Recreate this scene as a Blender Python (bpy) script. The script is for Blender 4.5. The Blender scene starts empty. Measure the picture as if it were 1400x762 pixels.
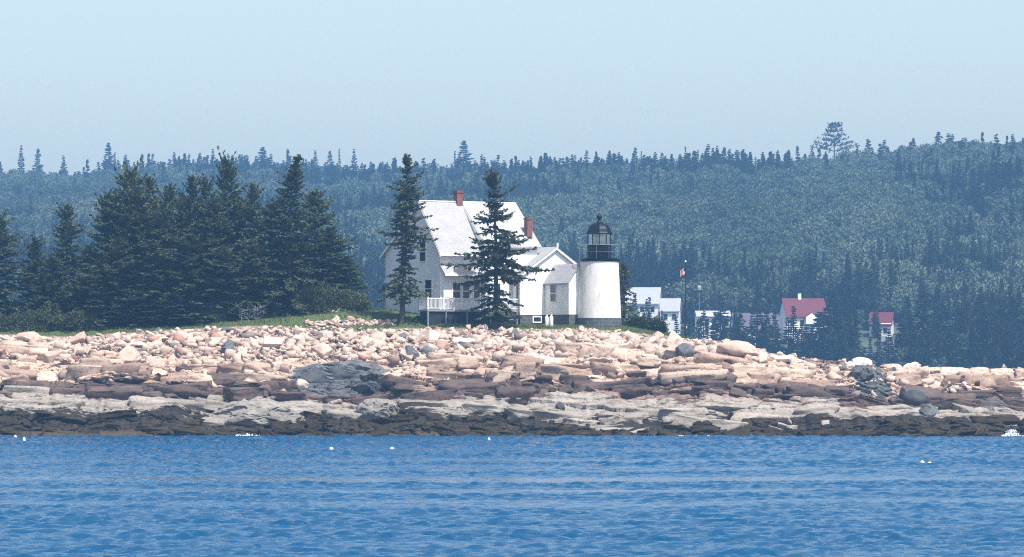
import bpy, bmesh, math, random
import numpy as np
from mathutils import Vector, Matrix

random.seed(7)
SC = bpy.context.scene
COL = SC.collection
F = 6000.0          # focal length in photo pixels
HOR = 516.0         # horizon row in the photo
CH = 5.0            # camera height
R = math.radians

def W(px, row, y):
    """photo pixel at distance y -> world point"""
    return Vector(((px - 700.0) * y / F, y, CH + (HOR - row) * y / F))

# ------------------------------------------------------------------ noise
def _hash(ix, iy, seed):
    n = (ix.astype(np.int64) * 374761393 + iy.astype(np.int64) * 668265263 + seed * 974711) & 0xFFFFFFFF
    n = ((n ^ (n >> 13)) * 1274126177) & 0xFFFFFFFF
    n = n ^ (n >> 16)
    n = (n * 2246822519) & 0xFFFFFFFF
    n = n ^ (n >> 15)
    return (n & 0xFFFFFF).astype(np.float64) / 0xFFFFFF

def vnoise(x, y, seed=0):
    x = np.asarray(x, float); y = np.asarray(y, float)
    ix = np.floor(x); iy = np.floor(y)
    fx = x - ix; fy = y - iy
    fx = fx * fx * (3 - 2 * fx); fy = fy * fy * (3 - 2 * fy)
    a = _hash(ix, iy, seed); b = _hash(ix + 1, iy, seed)
    c = _hash(ix, iy + 1, seed); d = _hash(ix + 1, iy + 1, seed)
    return (a * (1 - fx) + b * fx) * (1 - fy) + (c * (1 - fx) + d * fx) * fy - 0.5

def fbm(x, y, seed=0, oct=4, gain=0.5):
    s = 0; a = 1.0
    x = np.asarray(x, float); y = np.asarray(y, float)
    for k in range(oct):
        s = s + a * vnoise(x, y, seed + k * 17); x = x * 2.03 + 5.1; y = y * 2.03 + 1.7; a *= gain
    return s

def cells(x, y, seed=0):
    """jittered cells: random value, edge distance, offsets from the cell centre"""
    ix = np.floor(x); iy = np.floor(y)
    f1 = np.full(x.shape, 9.0); f2 = np.full(x.shape, 9.0)
    val = np.zeros(x.shape); ox = np.zeros(x.shape); oy = np.zeros(x.shape); v2 = np.zeros(x.shape)
    for dx in (-1, 0, 1):
        for dy in (-1, 0, 1):
            cx = ix + dx; cy = iy + dy
            px = cx + 0.1 + 0.8 * _hash(cx, cy, seed); py = cy + 0.1 + 0.8 * _hash(cx, cy, seed + 1)
            d = np.abs(x - px) * 0.6 + np.abs(y - py) * 0.6 + 0.6 * np.hypot(x - px, y - py)
            r = _hash(cx, cy, seed + 2); r2 = _hash(cx, cy, seed + 3)
            near = d < f1
            f2 = np.where(near, f1, np.minimum(f2, d))
            val = np.where(near, r, val); v2 = np.where(near, r2, v2)
            ox = np.where(near, x - px, ox); oy = np.where(near, y - py, oy)
            f1 = np.where(near, d, f1)
    return val - 0.5, f2 - f1, ox, oy, v2 - 0.5

def sstep(a, b, x):
    t = np.clip((x - a) / (b - a), 0, 1)
    return t * t * (3 - 2 * t)

# ------------------------------------------------------------------ materials
class NT:
    def __init__(s, name):
        s.m = bpy.data.materials.new(name); s.m.use_nodes = True
        s.t = s.m.node_tree; s.t.nodes.clear()
        s.out = s.n('ShaderNodeOutputMaterial')
    def n(s, typ, **kw):
        nd = s.t.nodes.new(typ)
        for k, v in kw.items():
            setattr(nd, k, v)
        return nd
    def l(s, a, b): s.t.links.new(a, b)
    def val(s, sock, v):
        if isinstance(v, (int, float, tuple, list)):
            if isinstance(v, (tuple, list)) and len(v) == 3 and sock.type == 'RGBA': v = (*v, 1)
            sock.default_value = v
        else: s.l(v, sock)
    def noise(s, scale, detail=4, rough=0.55, vec=None, sx=None, dist=0.0):
        nd = s.n('ShaderNodeTexNoise'); nd.inputs['Scale'].default_value = scale
        nd.inputs['Detail'].default_value = detail; nd.inputs['Roughness'].default_value = rough
        nd.inputs['Distortion'].default_value = dist
        if vec is not None: s.l(vec, nd.inputs['Vector'])
        return nd.outputs['Fac']
    def obj(s, scale=(1, 1, 1), which='Object'):
        tc = s.n('ShaderNodeTexCoord'); mp = s.n('ShaderNodeMapping')
        mp.inputs['Scale'].default_value = scale
        s.l(tc.outputs[which], mp.inputs['Vector']); return mp.outputs['Vector']
    def pos(s, scale=(1, 1, 1)):
        g = s.n('ShaderNodeNewGeometry'); mp = s.n('ShaderNodeMapping')
        mp.inputs['Scale'].default_value = scale
        s.l(g.outputs['Position'], mp.inputs['Vector']); return mp.outputs['Vector']
    def mix(s, fac, a, b, mode='MIX'):
        nd = s.n('ShaderNodeMix', data_type='RGBA', blend_type=mode)
        s.val(nd.inputs['Factor'], fac); s.val(nd.inputs['A'], a) if False else None
        s.val(nd.inputs[6], a); s.val(nd.inputs[7], b)
        return nd.outputs[2]
    def ramp(s, fac, stops):
        nd = s.n('ShaderNodeValToRGB'); e = nd.color_ramp.elements
        while len(e) < len(stops): e.new(0.5)
        for k, (p, c) in enumerate(stops):
            e[k].position = p; e[k].color = (*c, 1) if len(c) == 3 else c
        s.l(fac, nd.inputs['Fac']); return nd.outputs['Color']
    def rng(s, fac, a, b, c=0.0, d=1.0):
        nd = s.n('ShaderNodeMapRange'); s.l(fac, nd.inputs['Value'])
        nd.inputs['From Min'].default_value = a; nd.inputs['From Max'].default_value = b
        nd.inputs['To Min'].default_value = c; nd.inputs['To Max'].default_value = d
        return nd.outputs['Result']
    def math(s, op, a, b=0.0):
        nd = s.n('ShaderNodeMath', operation=op); s.val(nd.inputs[0], a); s.val(nd.inputs[1], b); return nd.outputs[0]
    def attr(s, name, typ='GEOMETRY'):
        nd = s.n('ShaderNodeAttribute', attribute_name=name, attribute_type=typ); return nd.outputs['Fac']
    def bump(s, h, strength=0.5, dist=0.1):
        nd = s.n('ShaderNodeBump'); nd.inputs['Strength'].default_value = strength
        nd.inputs['Distance'].default_value = dist; s.l(h, nd.inputs['Height']); return nd.outputs['Normal']
    def bsdf(s, col, rough=0.8, normal=None, metal=0.0, spec=0.3, ior=None):
        b = s.n('ShaderNodeBsdfPrincipled')
        s.val(b.inputs['Base Color'], col); s.val(b.inputs['Roughness'], rough)
        b.inputs['Metallic'].default_value = metal; b.inputs['Specular IOR Level'].default_value = spec
        if ior: b.inputs['IOR'].default_value = ior
        if normal is not None: s.l(normal, b.inputs['Normal'])
        s.l(b.outputs[0], s.out.inputs['Surface']); return b

def simple(name, col, rough=0.7, var=0.15, scale=3.0, metal=0.0, spec=0.3, bump=0.0):
    t = NT(name); v = t.obj()
    n = t.noise(scale, 5, 0.6, v)
    c = t.ramp(n, [(0.3, tuple(x * (1 - var) for x in col)), (0.7, tuple(min(1, x * (1 + var)) for x in col))])
    t.bsdf(c, rough, t.bump(n, bump, 0.05) if bump else None, metal, spec)
    return t.m

M = {}
# white clapboard: thin shadow lines between boards come from the bump
def clapboard(name, col, freq=5.5):
    t = NT(name); v = t.obj()
    sep = t.n('ShaderNodeSeparateXYZ'); t.l(v, sep.inputs[0])
    saw = t.math('FRACT', t.math('MULTIPLY', sep.outputs['Z'], freq))
    n = t.noise(0.9, 6, 0.65, v); n2 = t.noise(7, 3, 0.6, t.obj((1, 1, 0.12)))
    c = t.mix(t.rng(n, 0.4, 0.7), col, tuple(x * 0.9 for x in col))
    c = t.mix(t.rng(n2, 0.62, 0.8, 0, 0.35), c, (0.5, 0.48, 0.44))
    t.bsdf(c, 0.6, t.bump(saw, 0.5, 0.02), spec=0.3); return t.m
M['clap'] = clapboard('white_clapboard', (0.86, 0.86, 0.86))
M['trim'] = simple('white_trim', (0.82, 0.82, 0.81), 0.5, 0.04)
def shingle(name, a, b, sx=3.2):
    t = NT(name); v = t.obj()
    br = t.n('ShaderNodeTexBrick'); br.inputs['Scale'].default_value = 1.0
    br.inputs['Brick Width'].default_value = 0.4; br.inputs['Row Height'].default_value = 0.18
    br.inputs['Mortar Size'].default_value = 0.012; br.inputs['Color1'].default_value = (*a, 1); br.inputs['Color2'].default_value = (*b, 1)
    br.inputs['Mortar'].default_value = (*[x * 0.8 for x in a], 1)
    sep = t.n('ShaderNodeSeparateXYZ'); t.l(v, sep.inputs[0]); cb = t.n('ShaderNodeCombineXYZ')
    t.l(t.math('ADD', sep.outputs['X'], t.math('MULTIPLY', sep.outputs['Y'], 0.31)), cb.inputs['X']); t.l(t.math('MULTIPLY', sep.outputs['Z'], 1.25), cb.inputs['Y'])
    t.l(cb.outputs[0], br.inputs['Vector'])
    n = t.noise(1.3, 6, 0.7, v); n2 = t.noise(8, 3, 0.6, v)
    c = t.mix(t.rng(n, 0.38, 0.68), br.outputs['Color'], tuple(x * 0.86 for x in a))
    c = t.mix(t.rng(n2, 0.5, 0.72, 0, 0.6), c, tuple(min(1, x * 1.15) for x in b))
    t.bsdf(c, 0.85, t.bump(br.outputs['Fac'], -0.3, 0.02), spec=0.2); return t.m
M['roof'] = shingle('pale_shingles', (0.33, 0.33, 0.34), (0.39, 0.39, 0.40))
M['roof2'] = shingle('grey_shingles', (0.31, 0.315, 0.33), (0.37, 0.37, 0.38))
def brick(name, a, b, mort, w=0.22, h=0.075):
    t = NT(name); v = t.obj()
    br = t.n('ShaderNodeTexBrick'); br.inputs['Scale'].default_value = 1.0
    br.inputs['Brick Width'].default_value = w; br.inputs['Row Height'].default_value = h; br.inputs['Mortar Size'].default_value = h * 0.12
    br.inputs['Color1'].default_value = (*a, 1); br.inputs['Color2'].default_value = (*b, 1); br.inputs['Mortar'].default_value = (*mort, 1)
    sep = t.n('ShaderNodeSeparateXYZ'); t.l(v, sep.inputs[0]); cb = t.n('ShaderNodeCombineXYZ')
    t.l(t.math('ADD', sep.outputs['X'], sep.outputs['Y']), cb.inputs['X']); t.l(sep.outputs['Z'], cb.inputs['Y'])
    t.l(cb.outputs[0], br.inputs['Vector'])
    n = t.noise(3, 5, 0.6, v)
    c = t.mix(t.rng(n, 0.4, 0.75, 0, 0.6), br.outputs['Color'], tuple(x * 0.65 for x in a))
    t.bsdf(c, 0.85, t.bump(br.outputs['Fac'], -0.4, 0.02), spec=0.2); return t.m
M['brick'] = brick('red_brick', (0.17, 0.052, 0.040), (0.22, 0.075, 0.055), (0.22, 0.18, 0.16))
M['stone'] = brick('dark_foundation', (0.075, 0.085, 0.10), (0.10, 0.11, 0.125), (0.14, 0.15, 0.16), 0.7, 0.32)
# whitewashed tower brick with rust runs
t = NT('whitewashed_brick'); v = t.obj()
br = t.n('ShaderNodeTexBrick'); br.inputs['Scale'].default_value = 1; br.inputs['Brick Width'].default_value = 0.3; br.inputs['Row Height'].default_value = 0.12
br.inputs['Mortar Size'].default_value = 0.01
sep = t.n('ShaderNodeSeparateXYZ'); t.l(v, sep.inputs[0]); cb = t.n('ShaderNodeCombineXYZ')
t.l(t.math('MULTIPLY', t.math('ARCTAN2', sep.outputs['X'], sep.outputs['Y']), 1.9), cb.inputs['X']); t.l(sep.outputs['Z'], cb.inputs['Y']); t.l(cb.outputs[0], br.inputs['Vector'])
n = t.noise(0.8, 6, 0.7, v); n2 = t.noise(2.2, 5, 0.6, t.obj((1.6, 1.6, 0.22))); n3 = t.noise(9, 3, 0.6, v)
c = t.mix(t.rng(n, 0.45, 0.72), (0.70, 0.69, 0.66), (0.54, 0.51, 0.46))
c = t.mix(t.rng(n2, 0.6, 0.74, 0, 0.75), c, (0.42, 0.33, 0.21))
c = t.mix(t.rng(n3, 0.6, 0.75, 0, 0.25), c, (0.5, 0.5, 0.47))
h = t.math('ADD', br.outputs['Fac'], t.math('MULTIPLY', n3, -1.2))
t.bsdf(c, 0.7, t.bump(h, -0.5, 0.03), spec=0.25); M['white_brick'] = t.m
M['black'] = simple('black_iron', (0.003, 0.005, 0.010), 0.4, 0.2, 3, 0.0, 0.15)
M['rail_white'] = simple('white_rail', (0.75, 0.76, 0.78), 0.5, 0.05)
M['rail_dark'] = simple('weathered_rail', (0.22, 0.25, 0.29), 0.5, 0.1)
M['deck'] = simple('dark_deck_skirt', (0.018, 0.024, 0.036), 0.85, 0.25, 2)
M['deckwood'] = simple('grey_deck_boards', (0.26, 0.27, 0.29), 0.8, 0.15, 3)
M['wood_dark'] = simple('dark_pole_paint', (0.02, 0.02, 0.024), 0.5, 0.2)
t = NT('window_glass'); t.bsdf(t.ramp(t.noise(1.2, 2, 0.5, t.obj()), [(0.35, (0.010, 0.014, 0.022)), (0.7, (0.03, 0.038, 0.05))]), 0.06, None, 0, 0.55); M['glass'] = t.m
t = NT('lantern_glass')
g = t.n('ShaderNodeBsdfGlass'); g.inputs['Roughness'].default_value = 0.02; g.inputs['IOR'].default_value = 1.05; g.inputs['Color'].default_value = (0.82, 0.9, 0.92, 1)
gl = t.n('ShaderNodeBsdfGlossy'); gl.inputs['Roughness'].default_value = 0.05; gl.inputs['Color'].default_value = (0.85, 0.95, 1, 1)
tr = t.n('ShaderNodeBsdfTransparent'); tr.inputs['Color'].default_value = (0.80, 0.88, 0.9, 1)
mx = t.n('ShaderNodeMixShader'); mx.inputs[0].default_value = 0.16
_ = t.noise(2.0, 1, 0.5, t.obj())
t.l(tr.outputs[0], mx.inputs[1]); t.l(gl.outputs[0], mx.inputs[2]); t.l(mx.outputs[0], t.out.inputs['Surface']); M['lglass'] = t.m
t.t.nodes.remove(g)
M['lens'] = simple('lens_housing', (0.62, 0.68, 0.70), 0.15, 0.1, 6, 0.0, 0.8)

# foliage: one recipe, several base tones
def foliage(name, a, b, c, scale=1.2, inst=False, spec=0.15, trans=0.25):
    t = NT(name); g = t.n('ShaderNodeNewGeometry')
    n = t.noise(scale, 3, 0.6, g.outputs['Position'])
    isl = g.outputs['Random Per Island']
    col = t.mix(t.rng(n, 0.35, 0.65), a, b)
    col = t.mix(t.math('MULTIPLY', isl, 0.18 if inst else 0.6), col, c)
    if inst:
        tone = t.attr('tone', 'INSTANCER')
        hs = t.n('ShaderNodeHueSaturation'); t.l(col, hs.inputs['Color'])
        t.l(t.rng(tone, 0, 1, 0.72, 1.28), hs.inputs['Value']); t.l(t.rng(tone, 0, 1, 0.52, 0.48), hs.inputs['Hue'])
        col = hs.outputs['Color']
    else:
        oi = t.n('ShaderNodeObjectInfo'); hs = t.n('ShaderNodeHueSaturation'); t.l(col, hs.inputs['Color'])
        t.l(t.rng(oi.outputs['Random'], 0, 1, 0.8, 1.25), hs.inputs['Value']); col = hs.outputs['Color']
    b_ = t.n('ShaderNodeBsdfPrincipled'); t.l(col, b_.inputs['Base Color']); b_.inputs['Roughness'].default_value = 0.7
    b_.inputs['Specular IOR Level'].default_value = spec
    tl = t.n('ShaderNodeBsdfTranslucent'); t.l(col, tl.inputs['Color'])
    mx = t.n('ShaderNodeMixShader'); mx.inputs[0].default_value = trans
    t.l(b_.outputs[0], mx.inputs[1]); t.l(tl.outputs[0], mx.inputs[2]); t.l(mx.outputs[0], t.out.inputs['Surface'])
    return t.m
M['spruce'] = foliage('spruce_needles', (0.030, 0.050, 0.030), (0.058, 0.080, 0.042), (0.13, 0.148, 0.076))
M['spruce_sparse'] = foliage('sparse_spruce_needles', (0.046, 0.066, 0.042), (0.072, 0.092, 0.052), (0.115, 0.125, 0.07))  # paler green base tone for the thinly branched spruces
M['shrub'] = foliage('shrub_leaves', (0.055, 0.08, 0.038), (0.09, 0.115, 0.052), (0.13, 0.14, 0.065))
M['shrub_dark'] = foliage('dark_shrub_leaves', (0.022, 0.036, 0.024), (0.04, 0.058, 0.034), (0.06, 0.075, 0.045))
M['far_spruce'] = foliage('far_spruce_needles', (0.015, 0.028, 0.020), (0.025, 0.041, 0.027), (0.042, 0.056, 0.036), 0.3)
M['inst_spruce'] = foliage('wood_spruce_needles', (0.024, 0.042, 0.026), (0.040, 0.060, 0.036), (0.06, 0.075, 0.045), 0.3, True)
M['inst_leaf'] = foliage('wood_birch_leaves', (0.078, 0.112, 0.072), (0.108, 0.145, 0.092), (0.14, 0.168, 0.11), 0.2, True)
M['bark'] = simple('grey_brown_bark', (0.075, 0.065, 0.058), 0.9, 0.3, 5, bump=0.5)
M['dead'] = simple('bleached_dead_wood', (0.17, 0.17, 0.18), 0.85, 0.2, 4)
M['bark_far'] = simple('wood_bark', (0.12, 0.11, 0.10), 0.9, 0.2, 2)

# rocks
def rock(name, a, b, c, random_src):
    t = NT(name); v = t.obj()
    n = t.noise(0.9, 7, 0.65, v); n2 = t.noise(5.0, 6, 0.7, v); n3 = t.noise(22, 3, 0.6, v)
    col = t.mix(t.rng(n, 0.38, 0.64), a, b)
    col = t.mix(t.rng(n2, 0.52, 0.66, 0, 0.8), col, c)
    if random_src == 'plain':
        r = t.n('ShaderNodeNewGeometry').outputs['Random Per Island']
        r = t.rng(r, 0, 1, -0.5, 1.2)
        n4 = t.noise(1.0, 5, 0.6, t.pos((0.4, 0.9, 2.6)), dist=0.9)
        col = t.mix(t.rng(n4, 0.58, 0.66, 0, 0.7), col, c)
    elif random_src == 'island':
        g = t.n('ShaderNodeNewGeometry'); r = g.outputs['Random Per Island']
        col = t.mix(t.rng(r, 0.74, 0.86, 0, 0.85), col, (0.13, 0.105, 0.10))
        col = t.mix(t.rng(r, 0.93, 0.95), col, (0.30, 0.17, 0.13))
        col = t.mix(t.rng(r, 0.0, 0.45, 0.55, 0), col, (0.56, 0.475, 0.40))
    else:
        r = t.n('ShaderNodeObjectInfo').outputs['Random']
    hs = t.n('ShaderNodeHueSaturation'); t.l(col, hs.inputs['Color'])
    t.l(t.rng(r, 0, 1, 0.8, 1.12), hs.inputs['Value'])
    h = t.math('ADD', t.math('MULTIPLY', n2, 0.6), t.math('MULTIPLY', n3, 0.25))
    if random_src == 'plain': h = t.math('ADD', h, t.math('MULTIPLY', n4, 0.9))
    t.bsdf(hs.outputs['Color'], 0.85, t.bump(h, 0.55, 0.08), spec=0.2); return t.m
M['r_pink'] = rock('pink_granite', (0.43, 0.325, 0.262), (0.50, 0.39, 0.32), (0.29, 0.19, 0.15), 'obj')
M['r_cream'] = rock('cream_granite', (0.52, 0.435, 0.36), (0.58, 0.495, 0.42), (0.38, 0.29, 0.23), 'obj')
M['r_rust'] = rock('rusty_granite', (0.25, 0.165, 0.14), (0.34, 0.235, 0.195), (0.15, 0.10, 0.085), 'obj')
M['r_grey'] = rock('blue_grey_basalt', (0.095, 0.103, 0.11), (0.145, 0.152, 0.155), (0.05, 0.053, 0.06), 'obj')
M['r_white'] = rock('bleached_granite', (0.60, 0.57, 0.53), (0.66, 0.63, 0.6), (0.5, 0.44, 0.4), 'obj')
M['r_dark'] = rock('wet_dark_basalt', (0.045, 0.047, 0.055), (0.07, 0.072, 0.08), (0.028, 0.028, 0.033), 'obj')
M['r_stuff'] = rock('loose_granite_stones', (0.42, 0.325, 0.265), (0.50, 0.40, 0.335), (0.28, 0.19, 0.15), 'island')
M['l_pink'] = rock('pink_ledge_rock', (0.42, 0.32, 0.255), (0.49, 0.39, 0.315), (0.20, 0.13, 0.105), 'plain')
M['l_tan'] = rock('tan_ledge_rock', (0.29, 0.205, 0.16), (0.37, 0.275, 0.215), (0.13, 0.085, 0.07), 'plain')
M['l_dark'] = rock('dark_stain_and_shade_rock', (0.075, 0.058, 0.055), (0.13, 0.09, 0.075), (0.03, 0.026, 0.03), 'plain')  # stain colour, also painted on the blocks that stand for crevice shade
M['l_pale'] = rock('pale_weathered_ledge_rock', (0.25, 0.222, 0.188), (0.31, 0.28, 0.24), (0.11, 0.096, 0.085), 'plain')
M['weed'] = rock('brown_seaweed', (0.014, 0.011, 0.0065), (0.033, 0.024, 0.011), (0.065, 0.046, 0.017), 'plain')

# the shore itself: tidal zones in the attribute «zone», patches of basalt in «grey», turf in «turf»
t = NT('shore_rock')
z = t.attr('zone'); gr = t.attr('grey'); tu = t.attr('turf'); blk = t.attr('block')
v = t.pos(); vs = t.pos((0.45, 0.8, 1.6))
nw = t.noise(0.55, 6, 0.62, vs); nf = t.noise(2.2, 7, 0.68, vs); ng = t.noise(11, 5, 0.7, v); nl = t.noise(0.22, 4, 0.6, vs)
zz = t.math('ADD', z, t.math('ADD', t.math('MULTIPLY', t.math('SUBTRACT', nw, 0.5), 1.7), t.math('MULTIPLY', t.math('SUBTRACT', nf, 0.5), 0.7)))
weed = t.mix(t.rng(nf, 0.35, 0.65), (0.009, 0.008, 0.007), (0.028, 0.021, 0.013))
weed = t.mix(t.rng(ng, 0.52, 0.7, 0, 0.8), weed, (0.065, 0.047, 0.022))
weed = t.mix(t.rng(z, 0.0, 0.35, 0.75, 0.0), weed, (0.085, 0.055, 0.022))
weed = t.mix(t.rng(nw, 0.56, 0.63, 0, 0.5), weed, (0.045, 0.043, 0.045))
pale = t.mix(t.rng(nw, 0.38, 0.64), (0.30, 0.272, 0.235), (0.20, 0.18, 0.158))
pale = t.mix(t.rng(nf, 0.52, 0.68), pale, (0.13, 0.12, 0.11))
pale = t.mix(t.rng(ng, 0.6, 0.72, 0, 0.8), pale, (0.42, 0.39, 0.35))
dark = t.mix(t.rng(nw, 0.4, 0.6), (0.042, 0.036, 0.040), (0.115, 0.075, 0.066))
dark = t.mix(t.rng(nf, 0.52, 0.66), dark, (0.024, 0.023, 0.028))
dark = t.mix(t.rng(nl, 0.55, 0.62), dark, (0.24, 0.165, 0.135))
dark = t.mix(t.rng(ng, 0.62, 0.75, 0, 0.5), dark, (0.3, 0.21, 0.17))
pink = t.mix(t.rng(nw, 0.38, 0.62), (0.50, 0.385, 0.31), (0.41, 0.295, 0.23))
pink = t.mix(t.rng(nf, 0.56, 0.69), pink, (0.22, 0.14, 0.11))
pink = t.mix(t.rng(ng, 0.58, 0.75, 0, 0.6), pink, (0.56, 0.46, 0.38))
hs = t.n('ShaderNodeHueSaturation'); t.l(pink, hs.inputs['Color']); t.l(t.rng(blk, -0.5, 0.5, 0.78, 1.12), hs.inputs['Value']); pink = hs.outputs['Color']
stony = t.mix(t.rng(ng, 0.42, 0.62), (0.26, 0.20, 0.175), (0.12, 0.09, 0.08))  # ground colour darkened to stand for shade in the gaps between stones
c = t.mix(t.rng(zz, 1.18, 1.27), weed, pale)
c = t.mix(t.rng(zz, 1.93, 2.03), c, dark)
c = t.mix(t.rng(zz, 2.90, 3.06), c, pink)
c = t.mix(t.rng(zz, 4.0, 4.1), c, stony)
greyc = t.mix(t.rng(nf, 0.38, 0.62), (0.12, 0.128, 0.132), (0.05, 0.053, 0.06))
c = t.mix(t.rng(t.math('ADD', gr, t.math('MULTIPLY', t.math('SUBTRACT', nf, 0.5), 0.9)), 0.45, 0.55), c, greyc)
turf = t.mix(t.rng(nf, 0.35, 0.65), (0.050, 0.085, 0.028), (0.090, 0.125, 0.042))
turf = t.mix(t.rng(ng, 0.5, 0.72, 0, 0.7), turf, (0.14, 0.14, 0.062))
c = t.mix(t.rng(t.math('ADD', tu, t.math('MULTIPLY', t.math('SUBTRACT', nf, 0.5), 0.8)), 0.45, 0.58), c, turf)
vor = t.n('ShaderNodeTexVoronoi', feature='DISTANCE_TO_EDGE'); vor.inputs['Scale'].default_value = 1.0; t.l(t.pos((0.5, 0.9, 2.2)), vor.inputs['Vector'])
cr = t.rng(vor.outputs['Distance'], 0.0, 0.06)
h = t.math('ADD', t.math('MULTIPLY', nf, 0.8), t.math('ADD', t.math('MULTIPLY', ng, 0.35), t.math('MULTIPLY', cr, 0.25)))
rough = t.rng(zz, 0.6, 1.1, 0.55, 0.88)
t.bsdf(c, rough, t.bump(h, 0.8, 0.16), spec=0.25); M['shore'] = t.m

M['turfblade'] = foliage('grass_blades', (0.06, 0.098, 0.032), (0.095, 0.13, 0.045), (0.15, 0.155, 0.065), 0.6)
M['hill'] = simple('forest_floor', (0.055, 0.07, 0.04), 0.9, 0.3, 0.05)
M['foam'] = simple('white_foam', (0.80, 0.84, 0.86), 0.6, 0.06)
M['buoy'] = simple('white_buoy_paint', (0.80, 0.80, 0.78), 0.4, 0.05)
M['red_roof'] = simple('dull_red_roofing', (0.095, 0.012, 0.024), 0.6, 0.12, 1.0)
M['mauve_roof'] = simple('mauve_grey_roofing', (0.09, 0.07, 0.095), 0.8, 0.12, 1.0)
M['far_grey_roof'] = simple('light_grey_roofing', (0.30, 0.31, 0.34), 0.8, 0.08, 1.0)
M['far_wall'] = clapboard('far_white_siding', (0.78, 0.78, 0.77), 5)
M['skin'] = simple('none_used', (0.3, 0.3, 0.3))
M['fl_red'] = simple('flag_red', (0.42, 0.03, 0.05), 0.7, 0.1)
M['fl_white'] = simple('flag_white', (0.78, 0.76, 0.76), 0.7, 0.05)
t = NT('flag_blue'); v = t.obj((1, 0, 1)); vo = t.n('ShaderNodeTexVoronoi'); vo.inputs['Scale'].default_value = 9; t.l(v, vo.inputs['Vector'])
t.bsdf(t.mix(t.rng(vo.outputs['Distance'], 0.16, 0.2), (0.78, 0.78, 0.78), (0.02, 0.03, 0.12)), 0.7); M['fl_blue'] = t.m

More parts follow.
